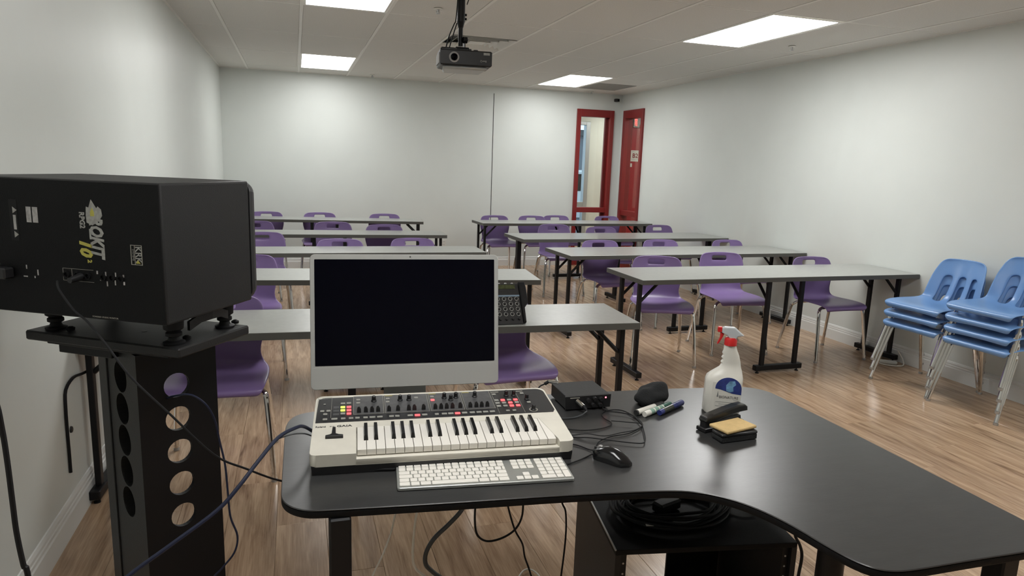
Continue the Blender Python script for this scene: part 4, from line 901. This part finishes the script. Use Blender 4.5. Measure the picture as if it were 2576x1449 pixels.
cable([(-.70, 1.93, 1.24), (-.69, 1.80, 1.22), (-.58, 1.40, 1.22), (-.42, 1.06, 1.20), (-.378, 1.0, 1.165), (-.373, 1.0, 1.121), (-.371, 1.0, 1.076), (-.37, 1.0, 1.02), (-.369, 1.0, .973), (-.365, 1.0, .925), (-.36, 1.0, .889), (-.35, 1.0, .6), (-.36, 1.0, .2), (-.40, 1.0, .006)], .0036, M_rubber, 'black cable hanging down at the far left edge before the white wall')
cable([(.26, 1.75, .698), (.257, 1.75, .62), (.251, 1.75, .555), (.243, 1.75, .511), (.233, 1.75, .464), (.213, 1.75, .407), (.182, 1.75, .34), (.158, 1.75, .281), (.13, 1.75, .15), (.12, 1.78, .004)], .0028, M_whitecable, 'thin white cord under the desk, leftmost of the hanging cables')
cable([(.31, 1.7, .698), (.308, 1.7, .63), (.302, 1.7, .575), (.294, 1.7, .531), (.289, 1.7, .485), (.286, 1.7, .414), (.294, 1.7, .376), (.319, 1.7, .349), (.356, 1.7, .311), (.38, 1.7, .2), (.42, 1.72, .004)], .0034, M_whitecable, 'white cord bending under the desk beside the thick grey cable')
cable([(.51, 1.8, .698), (.50, 1.8, .60), (.465, 1.8, .518), (.444, 1.8, .476), (.409, 1.8, .439), (.365, 1.8, .399), (.342, 1.8, .357), (.342, 1.8, .319), (.364, 1.8, .29), (.401, 1.8, .251), (.46, 1.8, .15), (.5, 1.8, .01)], .0068, M_greycable, 'thick grey cable curving under the desk')
cable([(.455, 1.65, .698), (.453, 1.65, .65), (.451, 1.65, .596), (.446, 1.65, .55), (.45, 1.65, .496), (.465, 1.65, .47), (.49, 1.65, .459), (.528, 1.65, .464), (.562, 1.65, .483), (.58, 1.65, .514), (.584, 1.65, .55), (.582, 1.65, .60), (.58, 1.65, .698)], .003, M_rubber, 'black cable hanging in a U loop under the desk')
cable([(.55, 1.75, .698), (.555, 1.75, .60), (.566, 1.75, .531), (.58, 1.75, .473), (.598, 1.75, .419), (.622, 1.75, .373), (.631, 1.75, .33), (.648, 1.75, .282), (.663, 1.75, .226), (.68, 1.75, .1), (.69, 1.78, .004)], .0028, M_rubber, 'thin black cable crossing the U loop under the desk')
cable([(.745, 1.8, .698), (.75, 1.8, .55), (.755, 1.8, .489), (.766, 1.8, .457), (.779, 1.8, .42), (.785, 1.81, .3), (.78, 1.85, .004)], .003, M_rubber, 'black cable dropping just left of the rack cabinet')
cable([(1.24, 1.35, .698), (1.24, 1.35, .60), (1.248, 1.35, .541), (1.267, 1.35, .509), (1.279, 1.35, .473), (1.275, 1.35, .416), (1.275, 1.35, .367), (1.27, 1.34, .2), (1.25, 1.32, .004)], .0042, M_rubber, 'black cable hanging right of the rack beside the desk leg')
cable([(.69, 2.0, .004), (.712, 2.067, .01), (.752, 2.128, .01), (.781, 2.151, .012), (.805, 2.14, .012), (.818, 2.101, .01), (.809, 2.042, .01), (.80, 1.98, .004)], .003, M_whitecable, 'white cord arching on the floor under the desk')
cable([(.806, 1.572, .732), (.79, 1.585, .7235), (.769, 1.592, .7235), (.776, 1.61, .7235), (.797, 1.641, .7235), (.848, 1.67, .7235), (.91, 1.68, .7235), (.965, 1.711, .7235), (.988, 1.738, .7235), (.994, 1.791, .7235), (.979, 1.857, .7235), (.935, 1.867, .7235), (.902, 1.846, .7235), (.893, 1.806, .7235), (.899, 1.771, .7235), (.885, 1.748, .7235), (.845, 1.732, .7235), (.794, 1.731, .7235), (.75, 1.75, .7235), (.706, 1.78, .7235)], .0017, M_rubber, 'thin black mouse cord looping on the desk')
cable([(.703, 1.72, .7225), (.745, 1.69, .7225), (.78, 1.671, .7265), (.828, 1.642, .7265), (.876, 1.614, .7265), (.912, 1.6, .7265), (.931, 1.616, .7265), (.957, 1.67, .7265), (.982, 1.737, .7265), (.987, 1.804, .7265), (.96, 1.834, .7265), (.92, 1.87, .7265), (.96, 1.95, .7265), (.97, 2.02, .7265)], .0017, M_rubber, 'outermost thin black cord looping on the desk beside the mouse')
cable([(.897, 1.767, .730), (.938, 1.748, .730), (.978, 1.723, .730), (.939, 1.687, .730), (.882, 1.675, .730), (.826, 1.664, .730), (.785, 1.69, .730), (.745, 1.71, .7215), (.702, 1.73, .7215)], .0014, M_rubber, 'shortest thin black cord crossing the desk loops')
cable([(.697, 1.66, .7225), (.73, 1.64, .7225), (.755, 1.60, .7225), (.769, 1.583, .7275), (.736, 1.566, .7225), (.697, 1.545, .7225), (.66, 1.53, .7225)], .0017, M_rubber, 'short black cord running under the corner of the synthesizer')
cable([(.852, 1.847, .736), (.83, 1.835, .729), (.80, 1.83, .724), (.765, 1.835, .7235), (.745, 1.86, .7235)], .0022, M_greycable, 'grey cable from the jack plug towards the synthesizer')
cable([(.789, 2.055, .760), (.765, 2.045, .755), (.752, 2.02, .745), (.750, 1.98, .730), (.758, 1.94, .724)], .0026, M_rubber, 'black cable curving down at the rear of the audio interface')
cable([(.222, 1.598, .7255), (.205, 1.600, .7255), (.190, 1.603, .7255), (.170, 1.607, .7235)], .0030, M_rubber, 'short black lead leaving the rear left corner of the white computer keyboard')
cable([(4.50, 4.25, .005), (4.46, 4.14, .006), (4.50, 4.06, .008), (4.58, 4.03, .010), (4.64, 4.08, .03), (4.655, 4.12, .06), (4.66, 4.17, .10)], .005, M_whitecable, 'white cord looping on the floor behind the blue chair stacks')
tag(obj('power_strip', MB().box(-.07, .07, -.022, .022, 0, .028, bev=.006), M_white, loc=(4.53, 4.13, .001), rot=(0, 0, -.6)), 'white power strip on the floor by the wall near the blue chairs', 'power strip')
ws = MB().tube([(-.83, 3.16, .575), (-.866, 3.134, .562), (-.868, 3.02, .58), (-.868, 2.924, .562), (-.868, 2.905, .50), (-.868, 2.90, .40), (-.868, 2.90, .30), (-.868, 2.898, .23)], .006, 8, 3)
tag(obj('wall_strap', ws, M_rubber), 'black strap hanging against the left wall below the nearest left table', 'strap')
tag(obj('wall_mark', MB().lathe([(.014, 0), (.012, .006), (.006, .008)], 14, RY(PI/2)), M_black, loc=(XL+.0005, 2.962, .384)), 'small dark mark on the left wall beside the hanging strap', 'mark')
